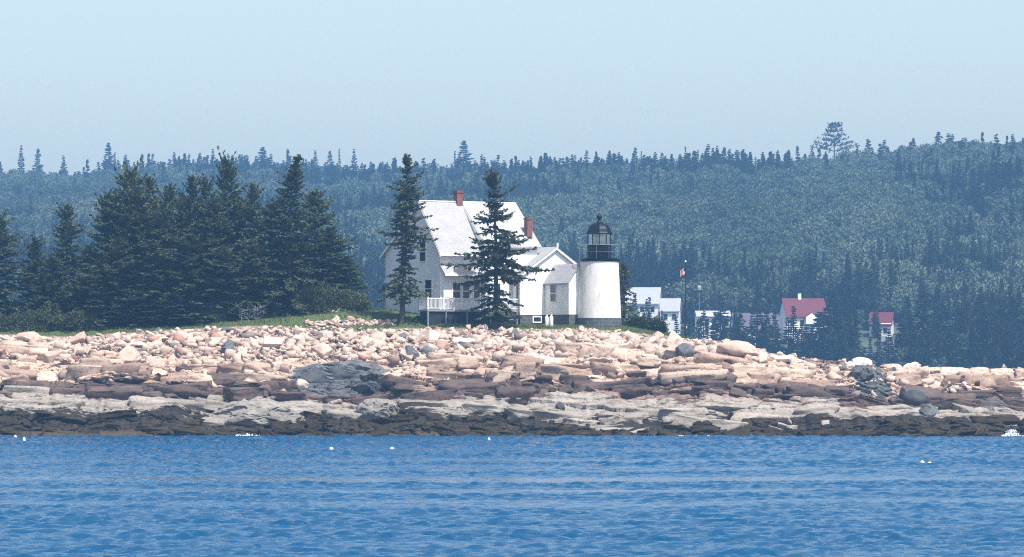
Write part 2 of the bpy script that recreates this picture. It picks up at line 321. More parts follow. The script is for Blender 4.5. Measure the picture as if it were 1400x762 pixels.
# ------------------------------------------------------------------ mesh helpers
class MB:
    def __init__(s): s.v = []; s.f = []; s.mi = []; s.cur = 0
    def face(s, idx): s.f.append(tuple(idx)); s.mi.append(s.cur)
    def box(s, a, b):
        (x0, y0, z0), (x1, y1, z1) = a, b; k = len(s.v)
        s.v += [(x0, y0, z0), (x1, y0, z0), (x1, y1, z0), (x0, y1, z0), (x0, y0, z1), (x1, y0, z1), (x1, y1, z1), (x0, y1, z1)]
        for q in ((0, 3, 2, 1), (4, 5, 6, 7), (0, 1, 5, 4), (1, 2, 6, 5), (2, 3, 7, 6), (3, 0, 4, 7)): s.face([k + i for i in q])
        return s
    def prism(s, poly, axis, a, b):
        """poly in the two other axes, extruded along axis ('x' or 'y') from a to b"""
        k = len(s.v); n = len(poly)
        for t_ in (a, b):
            for (p, q) in poly: s.v.append((t_, p, q) if axis == 'x' else (p, t_, q))
        s.face(range(k + n - 1, k - 1, -1)); s.face(range(k + n, k + 2 * n))
        for i in range(n):
            j = (i + 1) % n; s.face((k + i, k + j, k + n + j, k + n + i))
        return s
    def sheet(s, line, axis, a, b, th):
        """a bent slab: polyline in (other axis, z) with vertical thickness th"""
        k = len(s.v); n = len(line)
        for t_ in (a, b):
            for dz in (0, -th):
                for (p, q) in line: s.v.append((t_, p, q + dz) if axis == 'x' else (p, t_, q + dz))
        g = lambda e, lay, i: k + e * 2 * n + lay * n + i
        for i in range(n - 1):
            s.face((g(0, 0, i), g(0, 0, i + 1), g(1, 0, i + 1), g(1, 0, i)))
            s.face((g(0, 1, i), g(1, 1, i), g(1, 1, i + 1), g(0, 1, i + 1)))
            for e in (0, 1): s.face((g(e, 0, i), g(e, 1, i), g(e, 1, i + 1), g(e, 0, i + 1)))
        for i in (0, n - 1): s.face((g(0, 0, i), g(1, 0, i), g(1, 1, i), g(0, 1, i)))
        return s
    def tube(s, p, q, r0, r1=None, n=8):
        r1 = r0 if r1 is None else r1; p = Vector(p); q = Vector(q); d = (q - p).normalized()
        a = d.cross(Vector((0, 0, 1)) if abs(d.z) < 0.9 else Vector((1, 0, 0))).normalized(); b = d.cross(a); k = len(s.v)
        for c, r in ((p, r0), (q, r1)):
            for i in range(n):
                an = 2 * math.pi * i / n; s.v.append(tuple(c + a * (r * math.cos(an)) + b * (r * math.sin(an))))
        for i in range(n):
            j = (i + 1) % n; s.face((k + i, k + j, k + n + j, k + n + i))
        s.face(range(k + n - 1, k - 1, -1)); s.face(range(k + n, k + 2 * n)); return s
    def path(s, pts, rad, n=7):
        k = len(s.v); m = len(pts)
        for i, c in enumerate(pts):
            c = Vector(c); d = (Vector(pts[min(i + 1, m - 1)]) - Vector(pts[max(i - 1, 0)])).normalized()
            a = d.cross(Vector((0, 0, 1)) if abs(d.z) < 0.9 else Vector((1, 0, 0))).normalized(); b = d.cross(a)
            for j in range(n):
                an = 2 * math.pi * j / n; s.v.append(tuple(c + a * (rad[i] * math.cos(an)) + b * (rad[i] * math.sin(an))))
        for i in range(m - 1):
            for j in range(n):
                jj = (j + 1) % n; s.face((k + i * n + j, k + i * n + jj, k + (i + 1) * n + jj, k + (i + 1) * n + j))
        s.face(range(k + n - 1, k - 1, -1)); s.face(range(k + (m - 1) * n, k + m * n)); return s
    def lathe(s, prof, n=32, c=(0, 0)):
        k = len(s.v); m = len(prof)
        for (r, z_) in prof:
            for i in range(n):
                an = 2 * math.pi * (i + 0.5) / n; s.v.append((c[0] + r * math.cos(an), c[1] + r * math.sin(an), z_))
        for i in range(m - 1):
            for j in range(n):
                jj = (j + 1) % n; s.face((k + i * n + j, k + i * n + jj, k + (i + 1) * n + jj, k + (i + 1) * n + j))
        s.face(range(k + n - 1, k - 1, -1)); s.face(range(k + (m - 1) * n, k + m * n)); return s
    def build(s, name, mats, parent=None, smooth=False, bevel=0.0):
        me = bpy.data.meshes.new(name); me.from_pydata([tuple(v) for v in s.v], [], s.f)
        for m in (mats if isinstance(mats, list) else [mats]): me.materials.append(m)
        me.polygons.foreach_set('material_index', s.mi)
        bm = bmesh.new(); bm.from_mesh(me); bmesh.ops.recalc_face_normals(bm, faces=bm.faces); bm.to_mesh(me); bm.free()
        if smooth:
            me.polygons.foreach_set('use_smooth', [True] * len(me.polygons))
            try: me.set_sharp_from_angle(angle=R(35))
            except Exception: pass
        o = bpy.data.objects.new(name, me); COL.objects.link(o)
        if parent: o.parent = parent
        if bevel:
            b = o.modifiers.new('bevel', 'BEVEL'); b.width = bevel; b.segments = 1
        return o

def arr_mesh(name, verts, quads, mats, mi=None, smooth=False):
    me = bpy.data.meshes.new(name); verts = np.asarray(verts, np.float32); quads = np.asarray(quads, np.int32)
    k = quads.shape[1]
    me.vertices.add(len(verts)); me.vertices.foreach_set('co', verts.ravel())
    me.loops.add(quads.size); me.loops.foreach_set('vertex_index', quads.ravel())
    me.polygons.add(len(quads)); me.polygons.foreach_set('loop_start', np.arange(0, quads.size, k, dtype=np.int32))
    me.polygons.foreach_set('loop_total', np.full(len(quads), k, np.int32))
    if mi is not None: me.polygons.foreach_set('material_index', np.asarray(mi, np.int32))
    if smooth: me.polygons.foreach_set('use_smooth', np.ones(len(quads), bool))
    for m in (mats if isinstance(mats, list) else [mats]): me.materials.append(m)
    me.update(calc_edges=True); me.validate()
    return me

def link(name, me, parent=None, loc=None):
    o = bpy.data.objects.new(name, me); COL.objects.link(o)
    if parent: o.parent = parent
    if loc is not None: o.location = loc
    return o
def tag(o, label=None, cat=None, group=None, kind=None):
    if label: o['label'] = label
    if cat: o['category'] = cat
    if group: o['group'] = group
    if kind: o['kind'] = kind
    return o
def empty(name, loc, rz=0.0):
    o = bpy.data.objects.new(name, None); COL.objects.link(o); o.location = loc; o.rotation_euler = (0, 0, rz); o.empty_display_size = 0.3; return o
ORD = 'first second third fourth fifth sixth seventh eighth ninth tenth eleventh twelfth thirteenth fourteenth fifteenth sixteenth seventeenth eighteenth nineteenth twentieth'.split()
def ordw(i):
    if i < 20: return ORD[i]
    return ['twenty', 'thirty', 'forty', 'fifty'][(i + 1) // 10 - 2] + ('-' + ORD[(i + 1) % 10 - 1] if (i + 1) % 10 else '')
def unique(items):
    """items: (object, base label); things that share a base are told apart by their order from the left"""
    by = {}
    for o, b in items: by.setdefault(b, []).append(o)
    for b, os_ in by.items():
        if len(os_) == 1: os_[0]['label'] = b; continue
        os_.sort(key=lambda o: o.location.x / o.location.y)
        for i, o in enumerate(os_):
            w = 'leftmost' if i == 0 else ('rightmost' if i == len(os_) - 1 else ordw(i) + ' from left')
            o['label'] = b + ', ' + w

# ------------------------------------------------------------------ camera, light, sky
cam = bpy.data.cameras.new('camera'); co = bpy.data.objects.new('camera', cam); COL.objects.link(co)
co.location = (0, 0, CH); co.rotation_euler = (R(90), 0, 0)
cam.sensor_width = 36; cam.lens = 36 * F / 1400; cam.shift_y = (HOR - 381) / 1400; cam.clip_start = 0.5; cam.clip_end = 9000
SC.camera = co
SUN_EL, SUN_AZ = 62.0, 38.0     # azimuth to the right of straight behind the camera
sd = Vector((math.sin(R(SUN_AZ)) * math.cos(R(SUN_EL)), -math.cos(R(SUN_AZ)) * math.cos(R(SUN_EL)), math.sin(R(SUN_EL))))
sl = bpy.data.lights.new('sun', 'SUN'); sl.energy = 4.9; sl.angle = R(0.53); sl.color = (1.0, 0.955, 0.89)
so = bpy.data.objects.new('sun', sl); COL.objects.link(so); so.rotation_euler = sd.to_track_quat('Z', 'Y').to_euler(); so.location = (60, -60, 120)
wd = bpy.data.worlds.new('World'); SC.world = wd; wd.use_nodes = True
wt = wd.node_tree; wt.nodes.clear()
wo = wt.nodes.new('ShaderNodeOutputWorld'); bg = wt.nodes.new('ShaderNodeBackground'); sk = wt.nodes.new('ShaderNodeTexSky')
sk.sky_type = 'NISHITA'; sk.sun_disc = False; sk.sun_elevation = R(SUN_EL); sk.sun_rotation = R(180 - SUN_AZ)
sk.air_density = 1.0; sk.dust_density = 2.3; sk.ozone_density = 1.6; sk.altitude = 0
bg.inputs['Strength'].default_value = 0.15
tint = wt.nodes.new('ShaderNodeMix'); tint.data_type = 'RGBA'; tint.blend_type = 'MULTIPLY'; tint.inputs['Factor'].default_value = 1.0
tint.inputs[7].default_value = (1.07, 1.0, 0.93, 1); wt.links.new(sk.outputs[0], tint.inputs[6]); wt.links.new(tint.outputs[2], bg.inputs['Color']); wt.links.new(bg.outputs[0], wo.inputs['Surface'])
SC.view_settings.view_transform = 'Standard'; SC.view_settings.look = 'None'; SC.view_settings.gamma = 1; SC.view_settings.exposure = 0.64
SC.cycles.max_bounces = 6; SC.cycles.diffuse_bounces = 3; SC.cycles.glossy_bounces = 3; SC.cycles.transparent_max_bounces = 8; SC.cycles.volume_bounces = 0
SC.cycles.use_denoising = False
SC.cycles.filter_width = 1.1
SC.cycles.sample_clamp_indirect = 3; SC.cycles.sample_clamp_direct = 3

# ------------------------------------------------------------------ island shore
def kn(pairs): return np.array([p[0] for p in pairs], float), np.array([p[1] for p in pairs], float)
KW = kn([(0, 597), (700, 598), (1100, 602), (1250, 602), (1400, 604)])
KA = kn([(0, 562), (60, 567), (130, 561), (250, 558), (290, 572), (330, 578), (420, 580), (450, 566), (540, 563), (600, 567), (700, 569), (800, 578), (900, 585), (1000, 585), (1100, 581), (1200, 572), (1300, 573), (1400, 577)])
KB = kn([(0, 540), (100, 541), (200, 543), (290, 549), (330, 544), (400, 545), (500, 550), (560, 547), (600, 546), (700, 543), (800, 541), (900, 540), (1000, 540), (1100, 546), (1200, 550), (1300, 556), (1400, 562)])
KC = kn([(0, 522), (100, 524), (200, 519), (300, 522), (400, 527), (500, 520), (600, 519), (700, 519), (800, 515), (900, 512), (950, 514), (1000, 520), (1100, 530), (1200, 536), (1300, 532), (1400, 540)])
KD = kn([(0, 478), (100, 481), (200, 487), (300, 497), (400, 493), (500, 488), (600, 484), (700, 482), (800, 479), (900, 477), (1000, 477), (1060, 488), (1130, 502), (1200, 510), (1250, 516), (1400, 518)])
KE = kn([(0, 459), (60, 462), (130, 459), (200, 453), (300, 448), (380, 446), (440, 447), (520, 450), (600, 451), (700, 450), (800, 450), (850, 454), (900, 460), (950, 464), (1000, 468), (1050, 482), (1100, 491), (1150, 496), (1200, 500), (1250, 507), (1300, 509), (1350, 507), (1400, 505)])
KP = kn([(0, 448), (200, 446), (300, 440), (380, 434), (450, 428), (520, 429), (600, 432), (640, 441), (700, 445), (850, 445), (900, 452), (950, 463), (1000, 468), (1050, 484), (1100, 494), (1150, 500), (1400, 510)])
def ki(k, px): return np.interp(px, k[0], k[1])

xs = np.concatenate([np.arange(-76, -50, 0.4), np.arange(-50, 50, 0.09), np.arange(50, 76.1, 0.4)])
PX = 700 + xs * F / 385.0
xn = xs
def kj(k, amp, seed): return ki(k, PX) + amp * (fbm(xn / 5.0, xn * 0 + seed, seed, 5, 0.6) * 2)
yW = 370 + 2.2 * fbm(xn / 9, xn * 0, 3, 4) + 0.8 * fbm(xn / 1.5, xn * 0, 5, 3)
rows = [ki(KW, PX) + 22, ki(KW, PX), kj(KA, 8, 11), kj(KB, 6, 12), kj(KC, 9, 13), kj(KD, 4, 14), ki(KE, PX) + 1.2 * fbm(xn / 3.0, xn * 0, 15, 4), ki(KP, PX)]
yB = yW + 8.5 + 1.5 * fbm(xn / 6, xn * 0 + 9, 21, 4); yC = yB + 2.6 + 1.2 * fbm(xn / 5, xn * 0 + 3, 22, 4)
ys = [yW - 2.2, yW, yW + 4 + 1.2 * fbm(xn / 4, xn * 0 + 2, 20, 4), yB, yC, yC + 7 + 1.5 * fbm(xn / 7, xn * 0, 23, 3), 0 * xn + 396.0, 0 * xn + 400.5]
nseg = [4, 70, 56, 84, 96, 66, 26]
YY = []; ZZ = []; ZO = []
kz = [-0.3, 0, 1, 2, 3, 4, 5, 6]
for k, n in enumerate(nseg):
    tt = np.arange(n) / n
    for t_ in tt:
        r_ = rows[k] * (1 - t_) + rows[k + 1] * t_; y_ = ys[k] * (1 - t_) + ys[k + 1] * t_
        YY.append(y_); ZZ.append(CH + (HOR - r_) * y_ / F); ZO.append(0 * xs + kz[k] * (1 - t_) + kz[k + 1] * t_)
z_end = CH + (HOR - rows[-1]) * ys[-1] / F
zp_house = 10.5
def plateau(x, y):
    """height of the island's top behind y = 400.5"""
    px = 700 + np.asarray(x, float) * F / 400.0; y = np.asarray(y, float)
    z0 = np.interp(px, 700 + xs * F / 400.0, z_end)
    rise = 0.35 * sstep(400.5, 406, y) * sstep(1000, 850, px)
    back = sstep(416 - 14 * sstep(900, 1050, px), 446 - 24 * sstep(900, 1050, px), y)
    return (z0 + rise) * (1 - back) - 1.2 * back + 0.12 * fbm(np.asarray(x) / 3, y / 3, 31, 3)
for y_ in np.concatenate([np.arange(400.5, 412, 0.4), np.arange(412, 448, 1.5)]):
    YY.append(0 * xs + y_); ZZ.append(plateau(xs, 0 * xs + y_) - (0.12 * fbm(xs / 3, 0 * xs + y_ / 3, 31, 3)) * (1 - sstep(400.5, 403, y_))); ZO.append(0 * xs + 6)
YY = np.array(YY); ZZ = np.array(ZZ); ZO = np.array(ZO); XX = np.tile(xs, (len(YY), 1)); PXX = np.tile(PX, (len(YY), 1))
# blocks and ledges
arc = np.cumsum(np.vstack([np.zeros((1, len(xs))), np.hypot(np.diff(YY, axis=0), np.diff(ZZ, axis=0))]), axis=0)
wx = fbm(XX / 4, arc / 3, 41, 3) * 2.0; wq = fbm(XX / 5, arc / 2.5, 43, 3) * 1.0
amp = np.interp(ZO, [-0.3, 0, 0.3, 1, 1.6, 2, 2.5, 3, 3.6, 4, 4.6, 5, 5.2, 6], [0.2, 0.25, 0.5, 0.5, 0.42, 0.5, 0.85, 0.85, 0.75, 0.55, 0.3, 0.15, 0.06, 0.0])
amp = amp * (1 - sstep(4.3, 5.2, ZO) * sstep(1000, 960, PXX)) + 0 * amp
amp = np.where((PXX > 980) & (ZO > 4) & (ZO < 5.6), 0.55 * sstep(5.6, 5.0, ZO), amp)
dip = arc + 0.06 * XX
v1, e1, ox1, oy1, r1 = cells((XX + wx) / 7.5, (dip + wq) / 1.9, 51)
v2, e2, ox2, oy2, r2 = cells((XX + wx * 0.7) / 3.1, (dip + wq) / 0.68, 61)
v3, e3, ox3, oy3, r3 = cells((XX + wx * 0.3) / 0.8, (dip + wq * 0.4) / 0.30, 71)
disp = 1.05 * v1 + 0.5 * r1 * oy1 + 0.45 * v2 + 0.3 * r2 * ox2 + 0.16 * v3
hz2 = sstep(0.15, 0.5, np.abs(oy2)); hz1 = 0.35 + 0.65 * sstep(0.15, 0.5, np.abs(oy1))
disp -= 0.75 * hz1 * (1 - sstep(0, 0.075, e1)) + 0.42 * hz2 * (1 - sstep(0, 0.10, e2)) + 0.10 * (1 - sstep(0, 0.16, e3))
disp += 0.25 * fbm(XX / 3.2, dip / 1.4, 81, 6, 0.6) - 0.35 * np.abs(fbm(XX / 4.0, dip / 0.9, 83, 5, 0.55))
disp *= amp
edge = sstep(76, 62, np.abs(XX))
DY = -0.80 * disp; DZ = 0.62 * disp
ZF = ZZ + DZ
ZF = ZF * edge - 1.5 * (1 - edge); ZF = np.maximum(ZF, -1.5)
YF = YY + DY
ny, nx = YF.shape
verts = np.stack([XX, YF, ZF], -1).reshape(-1, 3)
ii, jj = np.meshgrid(np.arange(ny - 1), np.arange(nx - 1), indexing='ij')
q = np.stack([ii * nx + jj, ii * nx + jj + 1, (ii + 1) * nx + jj + 1, (ii + 1) * nx + jj], -1).reshape(-1, 4)
me = arr_mesh('rocky_shore', verts, q, M['shore'], smooth=False)
# turf: between the stones' upper edge and the plateau; a finger of grass at the knoll
RW = HOR - (ZZ - CH) * F / YY
turf = sstep(4.95, 5.25, ZO) * sstep(1000, 930, PXX)
kno = np.exp(-((PXX - 475) / 75) ** 2 - ((RW - 449.5) / 3.2) ** 2) + np.exp(-((PXX - 385) / 30) ** 2 - ((RW - 448) / 3.5) ** 2)
turf = np.clip(np.maximum(turf, kno), 0, 1)
grey = np.exp(-(((PXX - 462) / 70) ** 4) - ((RW - 520) / 24) ** 4) + np.exp(-(((PXX - 1192) / 26) ** 4) - ((RW - 520) / 24) ** 4) + np.exp(-(((PXX - 1250) / 34) ** 4) - ((RW - 552) / 14) ** 4) + 0.9 * np.exp(-(((PXX - 1345) / 50) ** 4) - ((RW - 553) / 9) ** 4)
for nm, a_ in (('zone', ZO), ('grey', np.clip(grey, 0, 1)), ('turf', turf), ('block', v2)):
    at = me.attributes.new(nm, 'FLOAT', 'POINT'); at.data.foreach_set('value', a_.astype(np.float32).ravel())
shore = link('rocky_shore', me); tag(shore, kind='structure')

def surf(px, row):
    """point of the shore that shows at this photo pixel (undisplaced row)"""
    j = int(np.argmin(np.abs(PX - px))); col = RW[:, j]
    i = int(np.argmin(np.abs(col - row)))
    return Vector((XX[i, j], YF[i, j], ZF[i, j])), i, j
def ground(x, y):
    if y >= 401: return float(plateau(np.array([x]), np.array([y]))[0])
    j = int(np.argmin(np.abs(xs - x))); i = int(np.argmin(np.abs(YF[:, j] - y))); return float(ZF[i, j])

# grass blades on the turf
rng = np.random.default_rng(3)
cand = np.argwhere(turf > 0.55); cand = cand[(np.abs(XX[cand[:, 0], cand[:, 1]]) < 50)]
cand = cand[YF[cand[:, 0], cand[:, 1]] < 409]
wgt = rng.random(len(cand)) < 26000 / max(1, len(cand))
cand = cand[wgt]
P = np.stack([XX[cand[:, 0], cand[:, 1]], YF[cand[:, 0], cand[:, 1]], ZF[cand[:, 0], cand[:, 1]]], -1) + rng.normal(0, 0.08, (len(cand), 3)) * [1, 1.5, 0]
hgt = rng.uniform(0.06, 0.2, len(P)) * (0.6 + 1.3 * np.clip(fbm(P[:, 0] / 1.5, P[:, 1] / 1.5, 7, 3) + 0.4, 0, 1)); an = rng.uniform(0, 6.28, len(P))
dx = np.stack([np.cos(an), np.sin(an), 0 * an], -1) * rng.uniform(0.02, 0.05, (len(P), 1))
tip = P + np.stack([rng.normal(0, 0.05, len(P)), rng.normal(0, 0.05, len(P)), hgt], -1)
gv = np.stack([P - dx - [0, 0, 0.03], P + dx - [0, 0, 0.03], tip], 1).reshape(-1, 3)
g_o = link('grass', arr_mesh('grass', gv, np.arange(len(gv)).reshape(-1, 3), M['turfblade'])); tag(g_o, 'short yellowish green grass on top of the rocky bank', 'grass', kind='stuff')

# ------------------------------------------------------------------ rocks
def hull_rock(name, seed, n=15, flat=0.7, mat=None, bevel=True):
    rnd = random.Random(seed); bm = bmesh.new()
    for k in range(n):
        d = Vector((rnd.gauss(0, 1), rnd.gauss(0, 1), rnd.gauss(0, 1))).normalized()
        m = max(abs(d.x), abs(d.y), abs(d.z)); d = d * (0.5 + 0.5 / m) * 0.5 * rnd.uniform(0.82, 1.05)
        bm.verts.new((d.x, d.y, d.z * flat))
    bmesh.ops.convex_hull(bm, input=bm.verts)
    loose = [v_ for v_ in bm.verts if not v_.link_faces]; bmesh.ops.delete(bm, geom=loose, context='VERTS')
    bmesh.ops.dissolve_limit(bm, angle_limit=R(14), verts=bm.verts, edges=bm.edges)
    if bevel: bmesh.ops.bevel(bm, geom=list(bm.edges), offset=0.035, segments=1, affect='EDGES', clamp_overlap=True)
    bmesh.ops.recalc_face_normals(bm, faces=bm.faces)
    me = bpy.data.meshes.new(name); bm.to_mesh(me); bm.free()
    if mat: me.materials.append(mat)
    return me

def blob_rock(name, dims, seed, mat, detail=4, rough=0.16, block=3.2):
    """a weathered outcrop: ball squared off by random planes, then blocky cells and noise"""
    bm = bmesh.new(); bmesh.ops.create_icosphere(bm, subdivisions=detail, radius=1.0)
    P = np.array([v_.co[:] for v_ in bm.verts]); rg = np.random.default_rng(seed)
    for k in range(44 if rough < 0.08 else 16):
        d = rg.normal(size=3); d /= np.linalg.norm(d); off = rg.uniform(0.78, 0.96) if rough < 0.08 else rg.uniform(0.55, 0.82)
        s_ = P @ d; ex = np.maximum(0, s_ - off); P = P - 0.93 * ex[:, None] * d
    P /= np.abs(P).max(0)
    Q = P * np.array(dims) / max(dims)
    va, ea, ox_, oy_, rb = cells(Q[:, 0] * block + Q[:, 1] * 1.3 + seed, Q[:, 2] * block * 1.6 + Q[:, 1] * 1.1, seed)
    vb, eb, ox2_, oy2_, rb2 = cells(Q[:, 0] * block * 2.3 + seed, Q[:, 2] * block * 3.6 + Q[:, 1] * 2.1, seed + 9)
    nz = fbm(Q[:, 0] * 6 + seed, Q[:, 2] * 9 + Q[:, 1] * 3, seed + 5, 5)
    k_ = 1 + rough * (1.1 * va + 0.9 * rb * ox_ - 0.4 * (1 - sstep(0, 0.10, ea)) + 0.45 * vb - 0.15 * (1 - sstep(0, 0.1, eb)) + 0.22 * nz)
    P = P * k_[:, None] * np.array(dims) * 0.5
    for v_, p in zip(bm.verts, P): v_.co = p
    me = bpy.data.meshes.new(name); bm.to_mesh(me); bm.free(); me.materials.append(mat)
    me.polygons.foreach_set('use_smooth', [rough < 0.08] * len(me.polygons)); me.set_sharp_from_angle(angle=R(30))
    return me

def slab_arrays(seed, jit=0.17, cuts=0):
    rq = random.Random(seed); bm = bmesh.new()
    for sx in (-1, 1):
        for sy in (-1, 1):
            for sz_ in (-1, 1):
                bm.verts.new((sx * 0.5 * (1 - rq.uniform(0, jit * 1.6)), sy * 0.5 * (1 - rq.uniform(0, jit * 1.6)), sz_ * 0.5 * (1 - rq.uniform(0, jit * 1.8))))
    for k in range(rq.randrange(2, 6)):
        d = [rq.uniform(-0.5, 0.5) for _ in range(3)]; ax_ = rq.randrange(3); d[ax_] = 0.5 * rq.choice((-1, 1)) * rq.uniform(0.95, 1.08); bm.verts.new(d)
    bmesh.ops.convex_hull(bm, input=bm.verts); bmesh.ops.delete(bm, geom=[v_ for v_ in bm.verts if not v_.link_faces], context='VERTS')
    bmesh.ops.triangulate(bm, faces=bm.faces)
    if cuts: bmesh.ops.subdivide_edges(bm, edges=list(bm.edges), cuts=cuts, use_grid_fill=True)
    bmesh.ops.recalc_face_normals(bm, faces=bm.faces); bm.verts.index_update()
    r_ = (np.array([v_.co[:] for v_ in bm.verts]), np.array([[v_.index for v_ in f_.verts] for f_ in bm.faces])); bm.free(); return r_
COLR = {'pink': 'r_pink', 'cream': 'r_cream', 'rust': 'r_rust', 'grey': 'r_grey', 'white': 'r_white', 'dark': 'r_dark'}
hand = [  # px, row, width px, height px, colour, label, rounded, tilt
    (24, 463, 40, 18, 'pink', 'big pale pink boulder on the bank at the far left', 1, 0.1),
    (561, 485, 26, 20, 'grey', 'dark blue grey boulder left of its twin in the middle of the bank', 0, 0.2),
    (580, 482, 18, 15, 'grey', 'smaller blue grey boulder right of its twin in the middle of the bank', 0, -0.1),
    (936, 482, 27, 18, 'grey', 'smooth grey green boulder lying just below the flagpole', 1, 0.3),
    (1190, 495, 30, 15, 'white', 'rounded whitish boulder on top of the right grey outcrop', 1, 0.0),
    (1170, 499, 14, 9, 'white', 'small whitish stone beside the rounded white boulder', 1, 0.2),
    (1234, 503, 30, 11, 'cream', 'flat cream slab right of the right grey outcrop', 0, 0.0),
    (1256, 504, 30, 13, 'cream', 'pointed cream rock tipped up on the right crest', 0, -0.5),
    (1344, 510, 40, 16, 'pink', 'long blocky cream boulder on the crest at the far right', 0, 0.0),
    (1378, 509, 36, 15, 'cream', 'blocky boulder at the right edge beside the long cream boulder', 0, 0.05),
    (414, 523, 19, 13, 'cream', 'cream boulder at the foot of the left grey outcrop', 1, 0.2),
    (396, 527, 13, 8, 'white', 'small white stone left of the cream boulder by the grey outcrop', 1, 0.1),
    (1241, 542, 34, 22, 'dark', 'dark rounded boulder below the right grey outcrop', 1, 0.1),
    (1254, 561, 26, 18, 'grey', 'blocky dark grey boulder below the dark rounded boulder', 0, 0.3),
    (820, 512, 20, 9, 'rust', 'rusty brown block on the edge of the pink ledge', 0, 0.0),
    (778, 556, 28, 14, 'dark', 'dark blue grey block resting on the pale lower ledge', 0, 0.1),
    (765, 553, 14, 9, 'dark', 'small dark stone left of the block on the pale lower ledge', 0, -0.2),
    (305, 474, 20, 18, 'grey', 'dark grey boulder below the dead grey branches', 0, 0.1),
    (990, 502, 26, 14, 'rust', 'rusty wedge shaped boulder on the pink slabs right of the flagpole', 0, 0.3),
    (962, 500, 34, 17, 'pink', 'broad pink boulder left of the rusty wedge on the slabs', 0, 0.0),
    (893, 505, 26, 13, 'pink', 'pinkish grey boulder on the slabs below the dark bushes', 1, 0.0),
    (1010, 478, 60, 20, 'pink', 'long pink rock rising right of the flagpole', 1, 0.12),
    (1075, 489, 44, 10, 'cream', 'flat layered cream slab on the crest right of the long pink rock', 0, 0.05),
    (70, 518, 34, 22, 'pink', 'square brownish pink block in the ledge at far left', 0, 0.0),
    (740, 492, 62, 16, 'cream', 'wide flat cream slab at the foot of the stones below the white cylinders', 0, 0.0),
    (460, 421, 34, 6, 'cream', 'low pale rock dome in the grass beside the green bushes', 1, 0.0),
]
n_b = 0
for (px, row, w, h_, colr, lab, rd, tilt) in hand:
    p, i, j = surf(px, min(row + h_ * 0.35, 600)); 
    if row < 440: p = Vector(((px - 700) * 404 / F, 404, 0)); p.z = ground(p.x, 404) + 0.0
    s = p.y / F
    dims = (w * s * 1.04, max(w * 0.6, h_ * 1.1) * s, h_ * s * 1.3)
    if rd: me = blob_rock('boulder', dims, 200 + n_b, M[COLR[colr]], 4, 0.05, 2.0)
    else: me = blob_rock('boulder', dims, 300 + n_b, M[COLR[colr]], 4, 0.12, 2.6)
    o = link('boulder', me, loc=p + Vector((0, 0, dims[2] * 0.22 if row > 440 else 0.0))); o.rotation_euler = (0.1, tilt * 0.6, 0.3 * (n_b % 3 - 1)); n_b += 1
    tag(o, lab, 'boulder', 'loose boulders on the granite bank')
for (px, row, w, h_, colr, lab, seed) in [
        (462, 512, 128, 50, 'r_grey', 'large blue grey outcrop in the ledges left of centre', 5),
        (505, 533, 74, 30, 'r_dark', 'low dark outcrop at the lower right of the big grey one', 9),
        (1190, 520, 58, 56, 'r_grey', 'upright blue grey outcrop cutting through the pink ledge on the right', 12),
        (366, 566, 150, 44, 'r_lich', 'rounded lichen grey outcrop above the weed left of centre', 15),
        (525, 565, 70, 34, 'r_lich', 'smaller lichen grey outcrop above the weed beside the rounded one', 18)]:
    if colr == 'r_lich' and 'r_lich' not in M: M['r_lich'] = rock('lichen_grey_rock', (0.17, 0.155, 0.14), (0.26, 0.24, 0.21), (0.075, 0.07, 0.068), 'obj')
    p, i, j = surf(px, row + 4); s = p.y / F
    dims = (w * s, 4.0, h_ * s * 1.12)
    o = link('rock_outcrop', blob_rock('rock_outcrop', dims, seed, M[colr], 5, 0.22, 2.0 if colr != 'r_lich' else 2.8), loc=p + (Vector((0, 1.0, -0.2)) if colr != 'r_lich' else Vector((0, 0.5, 0.1)))); o.rotation_euler = (R(-22), 0.06, 0.05)
    tag(o, lab, 'rock outcrop')

# loose boulders: 270 of the largest as objects, the rest as one mass of stones
def angular(seed, flat, mat):
    rq = random.Random(seed); vv, ff = slab_arrays(seed, 0.34); bm = bmesh.new()
    vs_ = [bm.verts.new((p[0], p[1] * 0.85, p[2] * flat)) for p in vv]
    for f_ in ff:
        try: bm.faces.new([vs_[i_] for i_ in f_])
        except ValueError: pass
    bmesh.ops.dissolve_limit(bm, angle_limit=R(10), verts=bm.verts, edges=bm.edges)
    bmesh.ops.bevel(bm, geom=list(bm.edges), offset=0.022, segments=1, affect='EDGES', clamp_overlap=True); bmesh.ops.recalc_face_normals(bm, faces=bm.faces)
    me = bpy.data.meshes.new('boulder'); bm.to_mesh(me); bm.free(); me.materials.append(mat); return me
variants = {c_: [angular(1640 + k * 7 + len(c_), (0.8, 0.45, 0.7, 0.38, 1.0, 0.62)[k], M[COLR[c_]]) for k in range(6)] for c_ in ('pink', 'cream', 'rust', 'grey')}
shape_w = ['blocky', 'flat', 'chunky', 'slab-like', 'upright', 'angular']
marks = [(-60, 120, 'below the low bushes'), (120, 250, 'below the tall spruces'), (250, 370, 'below the dead branches'), (370, 520, 'below the grassy knoll'), (520, 600, 'below the slim spruce'),
         (600, 655, 'below the white deck'), (655, 720, 'below the sparse spruce'), (720, 780, 'below the white cylinders'), (780, 850, 'below the lighthouse'), (850, 915, 'below the dark bushes'),
         (915, 1010, 'beside the flagpole'), (1010, 1150, 'right of the flagpole'), (1150, 1260, 'near the right outcrop'), (1260, 1500, 'at far right')]
rnd = random.Random(11)
items = []; taken = []
tries = 0
